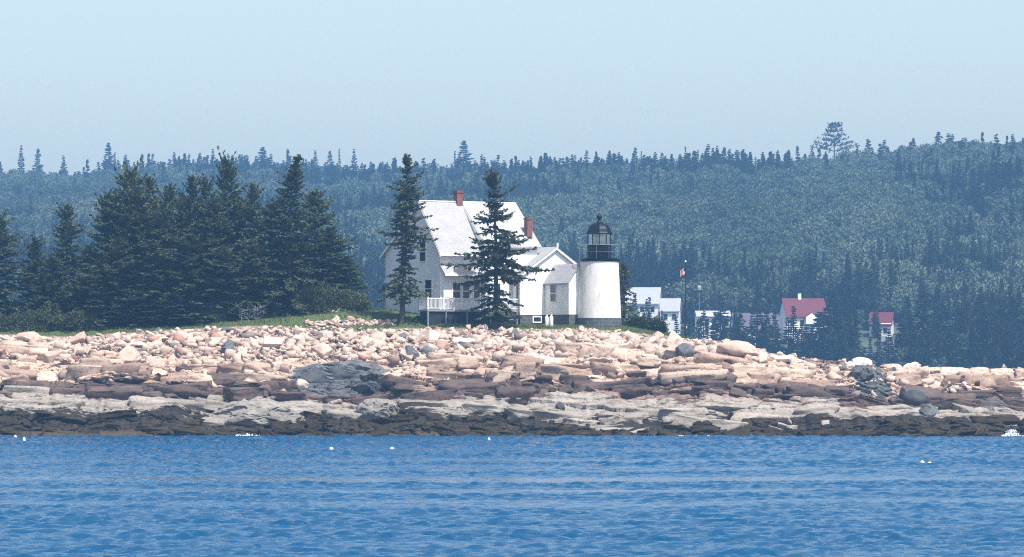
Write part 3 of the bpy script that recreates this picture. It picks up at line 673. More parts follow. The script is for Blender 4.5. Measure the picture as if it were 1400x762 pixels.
while len(items) < 270 and tries < 20000:
    tries += 1
    px = rnd.uniform(-30, 1430)
    if px < 1040:
        a_ = float(ki(KE, px)); b_ = float(ki(KD, px)); row = a_ + (b_ + 10 - a_) * rnd.random() ** 1.1
        s_ = rnd.choice([0.55, 0.6, 0.65, 0.75, 0.9, 1.1, 1.45]) * rnd.uniform(0.85, 1.2)
        if 405 < px < 530 and rnd.random() < 0.35: row = rnd.uniform(437, 446); s_ *= 0.75
    else:
        if rnd.random() < 0.45: continue
        a_ = float(ki(KE, px)); row = a_ + rnd.uniform(-1, 26); s_ = rnd.uniform(0.5, 1.3)
    if 440 < px < 530 and row > 492: continue
    if row < a_ + 6: s_ = min(s_, 0.62)
    p, i, j = surf(px, row)
    if any((p.x - q_.x) ** 2 + ((p.y - q_.y) * 1.0) ** 2 < (0.36 * (s_ + sq)) ** 2 for q_, sq in taken): continue
    taken.append((p, s_))
    c_ = rnd.choices(['pink', 'cream', 'rust', 'grey'], [5, 5, 1.2, 1.2])[0]; k = rnd.randrange(6)
    o = link('boulder', variants[c_][k], loc=p + Vector((0, -0.05, s_ * 0.17)))
    o.scale = (s_ * rnd.uniform(1.0, 1.5), s_ * rnd.uniform(0.8, 1.2), s_ * rnd.uniform(0.8, 1.1)); o.rotation_euler = (rnd.gauss(0, 0.45), rnd.gauss(0, 0.4), rnd.uniform(0, 6.28))
    mk = next(m_[2] for m_ in marks if m_[0] <= px < m_[1])
    fr = (row - a_) / max(6, (float(ki(KD, px)) - a_))
    lv = 'at bank top' if fr < 0.33 else ('midway down bank' if fr < 0.7 else 'at bank foot')
    big = 'large' if s_ > 1.0 else 'small' if s_ < 0.62 else 'medium'
    cn = {'rust': 'rusty'}.get(c_, c_)
    tag(o, None, 'boulder', 'loose boulders on the granite bank')
    items.append((o, '%s %s %s boulder %s %s' % (big, shape_w[k], cn, lv, mk)))
unique(items)
# bedrock broken along its joints: slabs and blocks standing out of the shore
SLABS = [slab_arrays(1500 + k, (0.16, 0.26, 0.36)[k % 3]) for k in range(24)]
SLABF = [slab_arrays(1500 + k, (0.10, 0.18, 0.30)[k % 3], 5) for k in range(24)]
def ledge_field(name, n, rowfn, size, mat, seed, keepfn=None, tilt=0.06, sink=0.25, kind='structure', label=None, fine=True, ragged=0.16):
    rq = random.Random(seed); V_ = []; F_ = []; off_ = 0
    for k in range(n):
        px = rq.uniform(-110, 1510); row = rowfn(px, rq)
        if keepfn and not keepfn(px, row, rq): continue
        w, d, h_ = size(rq); hw_ = w * 7.0
        if keepfn and any(x0 - hw_ < px < x1 + hw_ and r0 < row < r1 for x0, x1, r0, r1 in ((408, 522, 486, 546), (1170, 1212, 490, 546))): continue
        p, i, j = surf(px, row); vv, ff = (SLABF if fine else SLABS)[rq.randrange(24)]
        E = Matrix.Rotation(rq.gauss(0, 0.22), 3, 'Z') @ Matrix.Rotation(rq.gauss(0.02, tilt * 1.6), 3, 'X') @ Matrix.Rotation(rq.gauss(0.01, tilt), 3, 'Y') @ Matrix.Diagonal((w, d, h_))
        q_ = vv @ np.array(E).T; a1 = 11.3 * k
        if fine:
            n_a = fbm(q_[:, 0] / 2.4 + a1, q_[:, 2] / 0.55 + q_[:, 1] / 1.6, seed, 4, 0.55); n_b = fbm(q_[:, 0] / 2.0 + a1, q_[:, 1] / 0.9, seed + 7, 4, 0.5); n_c = fbm(q_[:, 1] / 0.7 + a1, q_[:, 2] / 0.4, seed + 8, 3, 0.5)
            q_ = q_ + ragged * min(1.0, h_ * 1.6) * np.stack([2.2 * n_c, 2.4 * n_a, 1.1 * n_b], -1)
        V_.append(q_ + np.array(p) + [0, d * 0.30, h_ * (0.5 - sink) - 0.1]); F_.append(ff + off_); off_ += len(vv)
    o = link(name, arr_mesh(name, np.vstack(V_), np.vstack(F_), mat)); tag(o, label, None, None, kind); return o
wob = lambda px, sd, am, wl=70.0: am * 2 * float(fbm(np.array([px / wl]), np.array([sd * 3.3]), sd, 4, 0.6)[0])
lg = lambda rq, a, b: math.exp(rq.uniform(math.log(a), math.log(b)))
def row_pink(px, rq):
    a_ = float(ki(KD, px)) if px < 1040 else float(ki(KE, px)) + 2
    b_ = float(ki(KC, px)); return a_ + (b_ - a_) * rq.random()
nodike = lambda px, row, rq: not (400 < px < 528 and 488 < row < 545) and not (1163 < px < 1218 and 494 < row < 545)
crev = lambda px, row, rq: nodike(px, row, rq) and float(fbm(np.array([px / 45.0]), np.array([row / 14.0]), 48, 3)[0]) > 0.05
kC = lambda px: float(ki(KC, px)) + wob(px, 41, 14)
kB = lambda px: float(ki(KB, px)) + wob(px, 42, 6)
kA = lambda px: float(ki(KA, px)) + wob(px, 43, 13, 40.0)
def between(a, b, rq, pw=1.0): return a + (b - a) * rq.random() ** pw
ledge_field('pink_ledges', 95, row_pink, lambda rq: (lg(rq, 2.2, 7.5), lg(rq, 2.4, 4.2), lg(rq, 0.9, 2.0)), M['l_pink'], 31, nodike, 0.09, 0.54, ragged=0.18)
ledge_field('pink_blocks', 90, row_pink, lambda rq: (lg(rq, 0.6, 2.2), lg(rq, 0.9, 2.0), lg(rq, 0.35, 1.1)), M['l_pink'], 36, nodike, 0.14, ragged=0.12)
ledge_field('tan_ledges', 75, lambda px, rq: row_pink(px, rq) * 0.4 + 0.6 * (kC(px) - 8 + 14 * rq.random()), lambda rq: (lg(rq, 1.6, 6.0), lg(rq, 1.8, 3.2), lg(rq, 0.8, 1.7)), M['l_tan'], 32, nodike, 0.09, 0.38, ragged=0.15)
ledge_field('crevice_shade_rocks', 120, lambda px, rq: row_pink(px, rq) + wob(px, 47, 6), lambda rq: (lg(rq, 0.5, 2.6), lg(rq, 0.8, 1.6), lg(rq, 0.2, 0.7)), M['l_dark'], 37, crev, 0.14, 0.32, ragged=0.12)  # dark-coloured blocks added to stand for shade in the crevices
ledge_field('dark_ledges', 100, lambda px, rq: between(kC(px) + 2, kB(px), rq), lambda rq: (lg(rq, 1.6, 6.0), lg(rq, 1.6, 2.8), lg(rq, 0.8, 1.6)), M['l_dark'], 33, nodike, 0.10, 0.36, ragged=0.15)
ledge_field('dark_blocks', 100, lambda px, rq: between(kC(px) + 2, kB(px), rq), lambda rq: (lg(rq, 0.5, 2.0), lg(rq, 0.8, 1.6), lg(rq, 0.3, 0.9)), M['l_dark'], 38, nodike, 0.14, ragged=0.12)
ledge_field('pale_ledges', 40, lambda px, rq: between(kB(px), kA(px), rq, 0.8), lambda rq: (lg(rq, 3.0, 9.0), lg(rq, 2.6, 4.6), lg(rq, 0.8, 1.6)), M['l_pale'], 34, nodike, 0.08, 0.66, ragged=0.20)
ledge_field('pale_blocks', 36, lambda px, rq: between(kB(px), kA(px) + 6, rq, 0.8), lambda rq: (lg(rq, 0.6, 2.2), lg(rq, 1.0, 2.0), lg(rq, 0.3, 0.8)), M['l_pale'], 39, nodike, 0.14, 0.36, ragged=0.12)
ledge_field('weedy_ledges', 110, lambda px, rq: between(kA(px) + 8, float(ki(KW, px)) - 2, rq), lambda rq: (lg(rq, 1.4, 5.0), lg(rq, 1.4, 2.6), lg(rq, 0.4, 0.95)), M['weed'], 40, None, 0.14, 0.4, ragged=0.20)
ledge_field('weedy_rocks', 600, lambda px, rq: between(kA(px) + 2, float(ki(KW, px)) + 1, rq), lambda rq: (lg(rq, 0.3, 1.5), lg(rq, 0.4, 1.1), lg(rq, 0.15, 0.55)), M['weed'], 35, None, 0.22, 0.28, ragged=0.20)
# stones: many small hulls in one mesh
base = []
bt = [(v_ * [1, 1, (0.8, 0.62, 0.5)[k % 3]], f_) for k, (v_, f_) in enumerate(SLABS[:24])]
for m_ in base:
    bm = bmesh.new(); bm.from_mesh(m_); bmesh.ops.triangulate(bm, faces=bm.faces); bm.verts.index_update()
    bt.append((np.array([v_.co[:] for v_ in bm.verts]), np.array([[v_.index for v_ in f_.verts] for f_ in bm.faces]))); bm.free()
    bpy.data.meshes.remove(m_)
SV = []; SF = []; off = 0
for k in range(11000):
    px = rnd.uniform(-60, 1300)
    a_ = float(ki(KE, px)); b_ = float(ki(KD, px))
    if px < 1050: row = a_ + 1.5 + (b_ + 10 - a_) * rnd.random()
    else: row = a_ + rnd.random() ** 2 * 30
    if px > 1050 and rnd.random() < 0.75: continue
    s_ = min(0.95, 0.19 * math.exp(abs(rnd.gauss(0, 0.75))))
    u_ = rnd.random()
    if u_ < 0.028: px = rnd.uniform(408, 535); row = rnd.uniform(439.5, 446)
    elif u_ < 0.16: row = b_ + rnd.random() * 35; s_ *= 0.7
    if 395 < px < 530 and 492 < row: continue
    if px < 380 and row > b_ + 4 and k % 3: continue
    if row < a_ + 7: s_ = min(s_ * 0.7, 0.42)
    if rnd.random() < 0.3: s_ *= 0.6
    p, i, j = surf(px, row); V_, Fc = bt[rnd.randrange(24)]
    E = Matrix.Rotation(rnd.uniform(0, 6.28), 3, 'Z') @ Matrix.Rotation(rnd.gauss(0, 0.5), 3, 'X') @ Matrix.Rotation(rnd.gauss(0, 0.4), 3, 'Y') @ Matrix.Diagonal((s_ * rnd.uniform(1, 1.7), s_ * rnd.uniform(0.8, 1.2), s_))
    SV.append(V_ @ np.array(E).T + np.array(p) + [0, 0, s_ * 0.18]); SF.append(Fc + off); off += len(V_)
st = link('loose_stones', arr_mesh('loose_stones', np.vstack(SV), np.vstack(SF), M['r_stuff'])); tag(st, 'mass of small pink and cream stones filling the upper bank', 'stones', kind='stuff')

# ------------------------------------------------------------------ keeper's house
GY = 400.0; Z0 = 10.73; YAW = 33.0
house = empty('keeper_house', ((602 - 700) * GY / F, GY, Z0), R(YAW)); tag(house, "white clapboard keeper's house with pale shingled roof and two brick chimneys", 'house')
RZ = 10.45
def wl(name, parts, mat, parent=house):
    m = MB()
    for p in parts: m.box(*p)
    return m.build(name, mat, parent)
# gable body (saltbox profile), extruded along X
prof = [(0, 0), (9.6, 0), (9.6, 5.75), (3.2, RZ - 0.22), (0, 5.98)]
MB().prism(prof, 'x', 0, 4.3).build('gable_wall', M['clap'], house)
prof2 = [(-0.9, 0.0), (9.6, 0), (9.6, 5.75), (3.2, RZ - 0.26), (-0.9, 6.36)]
MB().prism(prof2, 'x', 4.3, 10.0).build('rear_wing_wall', M['clap'], house)
roof = MB().sheet([(-0.47, 5.58), (3.2, RZ), (10.1, 5.55)], 'x', -0.35, 4.25, 0.16).build('front_roof', M['roof'], house)
roof2 = MB().sheet([(-1.2, 6.28), (3.2, RZ + 0.03), (10.1, 5.58)], 'x', 4.25, 10.3, 0.16).build('wing_roof', M['roof'], house)
MB().sheet([(-1.22, 6.18), (3.2, RZ - 0.07)], 'x', 4.22, 4.30, 0.34).build('verge_board', M['trim'], roof2)
MB().sheet([(-0.50, 5.44), (3.2, RZ - 0.15), (10.13, 5.41)], 'x', -0.375, -0.30, 0.20).build('rake_board', M['trim'], roof)
MB().box((-0.33, -0.52, 5.34), (4.2, -0.46, 5.60)).build('fascia', M['trim'], roof)
MB().box((-0.3, -0.46, 5.38), (4.2, 0.0, 5.42)).build('soffit', M['trim'], roof)
MB().box((-0.02, -0.03, 0), (0.12, 0.10, 5.7)).build('corner_board', M['trim'], house)
MB().box((-0.3, 3.13, RZ - 0.02), (10.28, 3.27, RZ + 0.07)).build('ridge_cap', M['trim'], roof)
def chimney(u, v, z0, z1, w, par):
    m = MB().box((u - w / 2, v - w / 2, z0), (u + w / 2, v + w / 2, z1 - 0.22)); c_ = m.build('chimney', M['brick'], par)
    MB().box((u - w / 2 - 0.05, v - w / 2 - 0.05, z1 - 0.22), (u + w / 2 + 0.05, v + w / 2 + 0.05, z1 - 0.08)).box((u - w / 2 + 0.06, v - w / 2 + 0.06, z1 - 0.08), (u + w / 2 - 0.06, v + w / 2 - 0.06, z1)).build('chimney_cap', M['brick'], c_ if False else par)
    return c_
chimney(3.95, 3.2, RZ - 0.7, RZ + 1.05, 0.62, roof)
chimney(9.55, -0.05, 5.6, 9.05, 0.56, roof2)

def window(par, face, a, b, z0, z1, w0, bars=1, frame=0.1, mat='glass'):
    """a sash window on a wall plane: face 'x-' (normal -X at x=w0) or 'y-' (normal -Y at y=w0)"""
    def bx(m, a0, a1, zz0, zz1, d0, d1):
        if face == 'x-': m.box((w0 - d1, a0, zz0), (w0 - d0, a1, zz1))
        else: m.box((a0, w0 - d1, zz0), (a1, w0 - d0, zz1))
    m = MB(); bx(m, a, b, z0, z1, -0.05, 0.012); wn = m.build('window', M[mat], par)
    m = MB()
    bx(m, a - frame, a, z0 - frame, z1 + frame, -0.05, 0.05); bx(m, b, b + frame, z0 - frame, z1 + frame, -0.05, 0.05)
    bx(m, a, b, z1, z1 + frame, -0.05, 0.047); bx(m, a, b, z0 - frame, z0, -0.05, 0.075)
    for k in range(bars):
        zc = z0 + (z1 - z0) * (k + 1) / (bars + 1); bx(m, a, b, zc - 0.035, zc + 0.035, -0.05, 0.03)
    fr = m.build('frame', M['trim'], wn)
    return wn
def VV(px, u=0.0, y=401.5): # wall coordinate v of a photo column on the gable wall
    return (0.839 * u - (px - 602) * y / F) / 0.545
def pz(row, y=401.5): return CH + (HOR - row) * y / F - Z0
window(house, 'x-', VV(581.5), VV(573.5), pz(357), pz(331), 0.0)
window(house, 'x-', VV(553.5), VV(546), pz(366), pz(344), 0.0)
window(house, 'x-', VV(590), VV(581), pz(407), pz(383), 0.0)
window(house, 'x-', VV(549.5), VV(541), pz(410), pz(386), 0.0)
MB().box((-0.14, 0.55, 2.75), (-0.002, 0.75, 2.92)).build('wall_lamp', M['trim'], house)
# hooded front under the eave
MB().box((0.13, -0.36, 0.0), (4.2, 0.0, 4.2)).build('porch_wall', M['clap'], house)
pr = MB().sheet([(-1.0, 3.68), (0.0, 4.62)], 'x', -0.12, 4.28, 0.12).build('porch_roof', M['roof'], house)
MB().box((-0.10, -1.03, 3.50), (4.27, -0.985, 3.70)).build('porch_fascia', M['trim'], pr)
for a_, b_ in ((1.12, 1.92), (2.2, 2.9), (3.38, 4.0)): window(house, 'y-', a_, b_, 1.40, 2.88, -0.36)
window(house, 'y-', 5.2, 5.9, 1.35, 2.85, -0.9)
MB().prism([(-0.18, 0), (4.2, 0), (4.2, 0)], 'x', 0, 0.01) if False else None
# annex: gable towards the sea on the right
A0, A1, AV, AR, AE = 7.24, 15.0, -2.2, 6.25, 3.72
am = (A0 + A1) / 2
MB().prism([(A0, 0), (A1, 0), (A1, AE), (am, AR - 0.06), (A0, AE)], 'y', AV, 3.4).build('annex_wall', M['clap'], house)
ar = MB().sheet([(A0 - 0.3, AE - 0.16), (am, AR + 0.04), (A1 + 0.3, AE - 0.16)], 'y', AV - 0.22, 3.6, 0.13).build('annex_roof', M['roof2'], house)
MB().sheet([(A0 - 0.3, AE - 0.28), (am, AR - 0.08), (A1 + 0.3, AE - 0.28)], 'y', AV - 0.245, AV - 0.19, 0.16).build('annex_rake_board', M['trim'], ar)
MB().box((A0 - 0.025, AV - 0.03, 0), (A0 + 0.12, AV + 0.1, AE - 0.3)).build('annex_corner_board', M['trim'], house)
MB().tube((A0 - 0.10, AV + 0.35, -0.2), (A0 - 0.10, AV + 0.35, AE - 0.2), 0.06).build('downpipe', M['black'], house)
MB().tube((am + 0.9, AV + 1.0, AR - 1.0), (am + 0.9, AV + 1.0, AR + 0.42), 0.09, 0.09, 10).build('vent_pipe', M['trim'], ar)
# passage to the tower
PU0, PU1, PV0, PV1, PE, PR = 9.95, 12.1, -6.2, -2.24, 3.08, 4.62
pm = 11.05
MB().prism([(PU0, 0), (PU1, 0), (PU1, PE), (pm, PR - 0.06), (PU0, PE)], 'y', PV0, PV1).build('passage_wall', M['clap'], house)
prf = MB().sheet([(PU0 - 0.22, PE - 0.22), (pm, PR + 0.03), (PU1 + 0.1, PE + 0.02)], 'y', PV0 - 0.15, PV1, 0.1).build('passage_roof', M['roof2'], house)
MB().box((PU0 - 0.03, PV0 - 0.03, 0), (PU0 + 0.14, PV0 + 0.1, PE - 0.2)).build('passage_corner_board', M['trim'], house)
window(house, 'x-', -4.1, -3.2, 1.2, 2.75, PU0)
# foundations
fm = MB(); fm.box((A0 + 0.03, AV + 0.03, -1.6), (A1 - 0.03, 3.3, 0.0)); fm.build('annex_foundation', M['stone'], house)
MB().box((PU0 + 0.03, PV0 + 0.03, -1.6), (PU1 - 0.03, PV1 + 0.26, 0.0)).build('passage_foundation', M['stone'], house)
MB().box((0.03, 0.03, -1.6), (9.95, 9.55, 0.0)).build('house_foundation', M['stone'], house)
wn = MB().box((8.72, AV - 0.02, -0.62), (9.5, AV + 0.05, -0.22)).build('basement_window', M['glass'], house)
MB().box((8.6, AV - 0.05, -0.74), (9.62, AV + 0.02, -0.62)).box((8.6, AV - 0.05, -0.22), (9.62, AV + 0.02, -0.1)).box((8.6, AV - 0.05, -0.62), (8.72, AV + 0.02, -0.22)).box((9.5, AV - 0.05, -0.62), (9.62, AV + 0.02, -0.22)).build('frame', M['trim'], wn)
# deck
DU0, DU1, DV0, DV1, DZ = -2.58, 7.2, -1.95, -0.40, 0.40
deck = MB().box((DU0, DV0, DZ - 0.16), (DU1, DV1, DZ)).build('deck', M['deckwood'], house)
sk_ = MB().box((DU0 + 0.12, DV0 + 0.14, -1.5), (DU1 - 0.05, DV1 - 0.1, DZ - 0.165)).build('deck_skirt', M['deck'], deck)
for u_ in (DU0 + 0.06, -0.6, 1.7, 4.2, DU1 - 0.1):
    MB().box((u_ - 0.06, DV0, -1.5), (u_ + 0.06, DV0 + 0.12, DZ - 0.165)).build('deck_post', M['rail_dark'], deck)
rl = MB(); rl.box((DU0, DV0, DZ + 0.98), (DU1, DV0 + 0.09, DZ + 1.06)); rl.box((DU0, DV0 + 0.09, DZ + 0.98), (DU0 + 0.09, DV1, DZ + 1.06)); rl.box((DU0, DV0 + 0.02, DZ + 0.1), (DU1, DV0 + 0.07, DZ + 0.16))
u_ = DU0 + 0.16
while u_ < DU1: rl.box((u_ - 0.022, DV0 + 0.025, DZ + 0.1), (u_ + 0.022, DV0 + 0.065, DZ + 1.0)); u_ += 0.14
v_ = DV0 + 0.2
while v_ < DV1: rl.box((DU0 + 0.025, v_ - 0.022, DZ + 0.02), (DU0 + 0.065, v_ + 0.022, DZ + 1.0)); v_ += 0.14
for u_ in (DU0, 0.2, 2.9, 5.5): rl.box((u_ - 0.02, DV0 - 0.02, DZ + 0.003), (u_ + 0.11, DV0 + 0.11, DZ + 1.16))
rl.box((DU0 - 0.02, DV1 - 0.12, DZ + 0.003), (DU0 + 0.11, DV1, DZ + 1.16))
rl.build('deck_railing', M['rail_white'], deck)
stp = MB()
for k in range(4): stp.box((DU1 - 2.3, DV0 - 0.3 * (k + 1), DZ - 0.30 * (k + 1)), (DU1 - 1.1, DV0 - 0.3 * k - 0.02, DZ - 0.30 * (k + 1) + 0.07))
stp.build('steps', M['deckwood'], deck)
# two white gas cylinders against the foundation
def loc_h(u, v, z): return house.matrix_basis @ Vector((u, v, z))
house_m = Matrix.Translation(house.location) @ Matrix.Rotation(R(YAW), 4, 'Z')
ci = []
for k, (px,) in enumerate(((747.5,), (753.8,))):
    y_ = 399.2; x_ = (px - 700) * y_ / F; zb = ground(x_, y_) - 0.05; zt = CH + (HOR - (430.5 if k == 0 else 430)) * y_ / F
    g_ = empty('gas_cylinder', (x_, y_, zb)); hh = zt - zb
    MB().lathe([(0.16, 0), (0.175, 0.04), (0.175, hh - 0.3), (0.15, hh - 0.2), (0.08, hh - 0.13), (0.06, hh - 0.12)], 20).build('tank', M['buoy'], g_, True)
    MB().lathe([(0.085, hh - 0.125), (0.09, hh), (0.075, hh), (0.07, hh - 0.11)], 14).build('valve_guard', M['rail_white'], g_, True)
    tag(g_, ('left' if k == 0 else 'right') + ' of the two white upright cylinders standing by the passage wall', 'gas cylinder', 'white cylinders by the passage')

# ------------------------------------------------------------------ lighthouse
TY = 400.9
tx = (819.4 - 700) * TY / F; tz = CH + (HOR - 449) * TY / F
lh = empty('lighthouse', (tx, TY, tz)); tag(lh, 'stout white tapering lighthouse tower with black lantern and dome', 'lighthouse')
hz = lambda row: CH + (HOR - row) * TY / F - tz
r_b, r_t = 2.00, 1.76
MB().lathe([(r_b + 0.06, -1.2), (r_b + 0.04, hz(435.3)), (r_b - 0.2, hz(435.3))], 48).build('stone_base', M['stone'], lh, True)
MB().lathe([(r_b, hz(435.2)), (r_b - 0.03, hz(425)), (r_t, hz(358.2))], 64).build('tower_wall', M['white_brick'], lh, True)
ga = MB().lathe([(r_t - 0.1, hz(358.4)), (r_t + 0.08, hz(357.6)), (r_t + 0.13, hz(355.5)), (r_t + 0.13, hz(354)), (1.0, hz(353.6))], 48).build('gallery', M['black'], lh, True)
zr0, zr1 = hz(354), hz(335.2)
rr = MB(); N = 20
for k in range(N):
    a_ = 2 * math.pi * (k + 0.5) / N; rr.tube(((r_t + 0.09) * math.cos(a_), (r_t + 0.09) * math.sin(a_), zr0 - 0.03), ((r_t + 0.09) * math.cos(a_), (r_t + 0.09) * math.sin(a_), zr1), 0.012, 0.012, 6) if k % 2 == 0 else None
for zf, rad, n_ in ((1.0, 0.024, 48), (0.5, 0.010, 48)):
    zz_ = zr0 + (zr1 - zr0) * zf
    pts = [((r_t + 0.09) * math.cos(2 * math.pi * k / n_), (r_t + 0.09) * math.sin(2 * math.pi * k / n_), zz_) for k in range(n_ + 1)]
    rr.path(pts, [rad] * len(pts), 6)
rr.build('gallery_railing', M['rail_dark'], ga)
MB().tube((-(r_t + 0.09), 0, zr1 + 0.03), ((r_t + 0.09), 0, zr1 + 0.03), 0.001) if False else None
rl_ = 1.125
lw = MB().lathe([(rl_, hz(354)), (rl_, hz(335.8)), (rl_ + 0.05, hz(335.6)), (rl_ + 0.05, hz(334.6)), (rl_ - 0.08, hz(334.5))], 10).build('lantern_wall', M['black'], lh)
MB().box((0.25, -rl_ * 0.96 - 0.06, hz(353.5)), (0.75, -rl_ * 0.96 + 0.05, hz(342))).build('hatch', M['black'], lw)
MB().lathe([(rl_ - 0.06, hz(334.6)), (rl_ - 0.06, hz(320.2))], 10).build('lantern_glass', M['lglass'], lh)
gb = MB()
for k in range(10):
    a_ = 2 * math.pi * (k + 0.5) / 10; c_, s_ = math.cos(a_) * (rl_ - 0.03), math.sin(a_) * (rl_ - 0.03)
    gb.tube((c_, s_, hz(334.8)), (c_, s_, hz(319.8)), 0.035, 0.035, 6)
gb.build('glazing_bars', M['black'], lh)
le = MB().lathe([(0.22, hz(334.6)), (0.22, hz(333)), (0.40, hz(331.8)), (0.48, hz(328)), (0.46, hz(324)), (0.36, hz(321.2)), (0.1, hz(320.4))], 20).build('lens', M['lens'], lh, True)
dm = MB().lathe([(rl_ + 0.10, hz(320.4)), (rl_ + 0.12, hz(319.4)), (rl_ + 0.04, hz(317.5)), (1.06, hz(313.5)), (0.92, hz(310)), (0.72, hz(307)), (0.46, hz(305)), (0.22, hz(303.6)), (0.15, hz(302))], 10).build('dome', M['black'], lh)
MB().lathe([(0.13, hz(302.2)), (0.13, hz(300.3)), (0.20, hz(299.8)), (0.27, hz(297.6)), (0.27, hz(296.6)), (0.20, hz(294.6)), (0.08, hz(293.2)), (0.03, hz(292.6))], 18).build('vent_ball', M['black'], dm, True)
MB().tube((0, 0, hz(292.8)), (0, 0, hz(289.3)), 0.02, 0.008, 6).build('lightning_rod', M['black'], dm)

# ------------------------------------------------------------------ flagpole
fy = 398.0; fx = (937.3 - 700) * fy / F; fz = ground(fx, fy) - 0.2; ft = CH + (HOR - 359) * fy / F
fp = empty('flagpole', (fx, fy, fz)); tag(fp, 'thin dark flagpole with a small limp striped flag at the right of the lighthouse', 'flagpole')
MB().tube((0, 0, 0), (0, 0, ft - fz), 0.075, 0.05, 10).build('pole', M['wood_dark'], fp, True)
MB().lathe([(0.02, ft - fz - 0.02), (0.08, ft - fz + 0.03), (0.09, ft - fz + 0.09), (0.05, ft - fz + 0.16), (0.01, ft - fz + 0.19)], 12).build('finial', M['trim'], fp, True)
MB().tube((0.09, 0, 1.1), (0.09, -0.02, 1.3), 0.05, 0.05, 6).build('cleat', M['trim'], fp)
flag = MB(); nu, nv = 12, 13; fl_h = 0.62
for i in range(nv + 1):
    for j in range(nu + 1):
        u_ = j / nu; v_ = i / nv
        x_ = -0.06 - 0.40 * u_; y_ = 0.12 * math.sin(u_ * 9 + v_ * 1.2) * u_ ** 0.5
        flag.v.append((x_, y_, (ft - fz) - 0.45 - fl_h * v_ - 0.26 * u_ ** 1.3))
for i in range(nv):
    for j in range(nu):
        flag.cur = 2 if (i < 7 and j < 4) else (0 if i % 2 == 0 else 1)
        a_ = i * (nu + 1) + j; flag.face((a_, a_ + 1, a_ + nu + 2, a_ + nu + 1))
flo = flag.build('flag', [M['fl_red'], M['fl_white'], M['fl_blue']], None, True); flo.location = fp.location
tag(flo, 'small red and white striped flag with blue corner hanging on the pole', 'flag')

# ------------------------------------------------------------------ trees near the house
def rhombs(P, D, L, Wd, roll_dir):
    """leaf-shaped quads: base P, direction D, length L, width Wd, sideways vector from roll_dir"""
    S = np.cross(D, roll_dir); nn = np.linalg.norm(S, axis=1, keepdims=True); S = S / np.maximum(nn, 1e-6)
    mid = P + D * (L * 0.45)[:, None]
    V_ = np.stack([P, mid + S * (Wd * 0.5)[:, None], P + D * L[:, None], mid - S * (Wd * 0.5)[:, None]], 1)
    return V_.reshape(-1, 3)
def norm(a): return a / np.maximum(np.linalg.norm(a, axis=1, keepdims=True), 1e-6)

def spruce_arrays(h, Rr, seed, gap=0.40, cb=0.08, sparse=0.0, droop=0.22, shape=0.8, leaf=1.0, nb=(5, 8), env=None, bend=None, step=0.24, ragged=0.2):
    rg = np.random.default_rng(seed)
    bend = bend or (lambda t_: (0.0, 0.0))
    Ps = []; Ds = []; Ls = []; Ws = []; limbs = []
    z = cb * h
    while z < h * 0.985:
        t_ = z / h; tb = (1 - t_) / (1 - cb)
        base_len = Rr * (env(t_) if env else tb ** shape)
        base_len = max(base_len * rg.uniform(1 - ragged, 1 + ragged * 0.6), 0.22)
        cx, cy = bend(t_)
        n_ = rg.integers(nb[0], nb[1]); a0 = rg.uniform(0, 6.28)
        for b in range(n_):
            if rg.random() < sparse: continue
            az = a0 + 6.283 * b / n_ + rg.normal(0, 0.25); Lb = base_len * rg.uniform(0.55, 1.12)
            el = np.interp(tb, [0, 0.25, 0.7, 1], [1.0, 0.45, 0.05, -0.15]) + rg.normal(0, 0.12)
            d = np.array([math.cos(az), math.sin(az)])
            f = lambda u: np.stack([cx + d[0] * Lb * u, cy + d[1] * Lb * u, z + Lb * (math.tan(el) * u - droop * 2 * u ** 2 + droop * 1.35 * u ** 3)], -1)
            us = np.arange(0.16 if Lb > 1 else 0.05, 1.0, min(0.34, step / Lb)); us = us + rg.uniform(-0.03, 0.03, len(us))
            pts = f(us); pt2 = f(us + 0.04); dirs = norm(pt2 - pts)
            limbs.append((f(np.array([0.0]))[0], f(np.array([0.45]))[0], f(np.array([0.85]))[0], 0.012 + 0.018 * Lb))
            for side in (-1, 1, 0):
                ang = side * rg.uniform(0.6, 1.15, len(us)); ca, sa = np.cos(ang), np.sin(ang)
                D = np.stack([dirs[:, 0] * ca - dirs[:, 1] * sa, dirs[:, 0] * sa + dirs[:, 1] * ca, dirs[:, 2] + rg.normal(-0.06, 0.22, len(us))], -1); D = norm(D)
                L_ = leaf * (0.20 + 0.30 * Lb * (1 - us) * (0.6 if side else 0.3) + 0.1) * rg.uniform(0.7, 1.25, len(us)); L_ = np.minimum(L_, 0.85 * leaf)
                Ps.append(pts + rg.normal(0, 0.03, pts.shape)); Ds.append(D); Ls.append(L_); Ws.append(leaf * (0.13 + 0.22 * L_) * rg.uniform(0.7, 1.2, len(us)))
                if side:
                    q2 = pts + D * (L_ * 0.4)[:, None]; D2 = norm(D + rg.normal(0, 0.45, D.shape) + [0, 0, -0.25])
                    Ps.append(q2); Ds.append(D2); Ls.append(L_ * 0.7); Ws.append(leaf * (0.12 + 0.16 * L_) * rg.uniform(0.7, 1.2, len(us)))
        z += gap * rg.uniform(0.75, 1.25) * (0.55 + 0.45 * tb)
    cx, cy = bend(1.0)
    k = 14; Ps.append(np.stack([np.full(k, cx), np.full(k, cy), h * np.linspace(0.955, 0.995, k)], -1)); a_ = rg.uniform(0, 6.28, k)
    Ds.append(norm(np.stack([np.cos(a_), np.sin(a_), np.full(k, 1.1)], -1))); Ls.append(np.full(k, 0.26)); Ws.append(np.full(k, 0.11))
    P, D, L_, Wd = np.vstack(Ps), np.vstack(Ds), np.concatenate(Ls), np.concatenate(Ws)
    up = norm(np.array([0, 0, 1.0]) + rg.normal(0, 0.55, P.shape))
    return rhombs(P, D, L_, Wd, up), limbs, bend

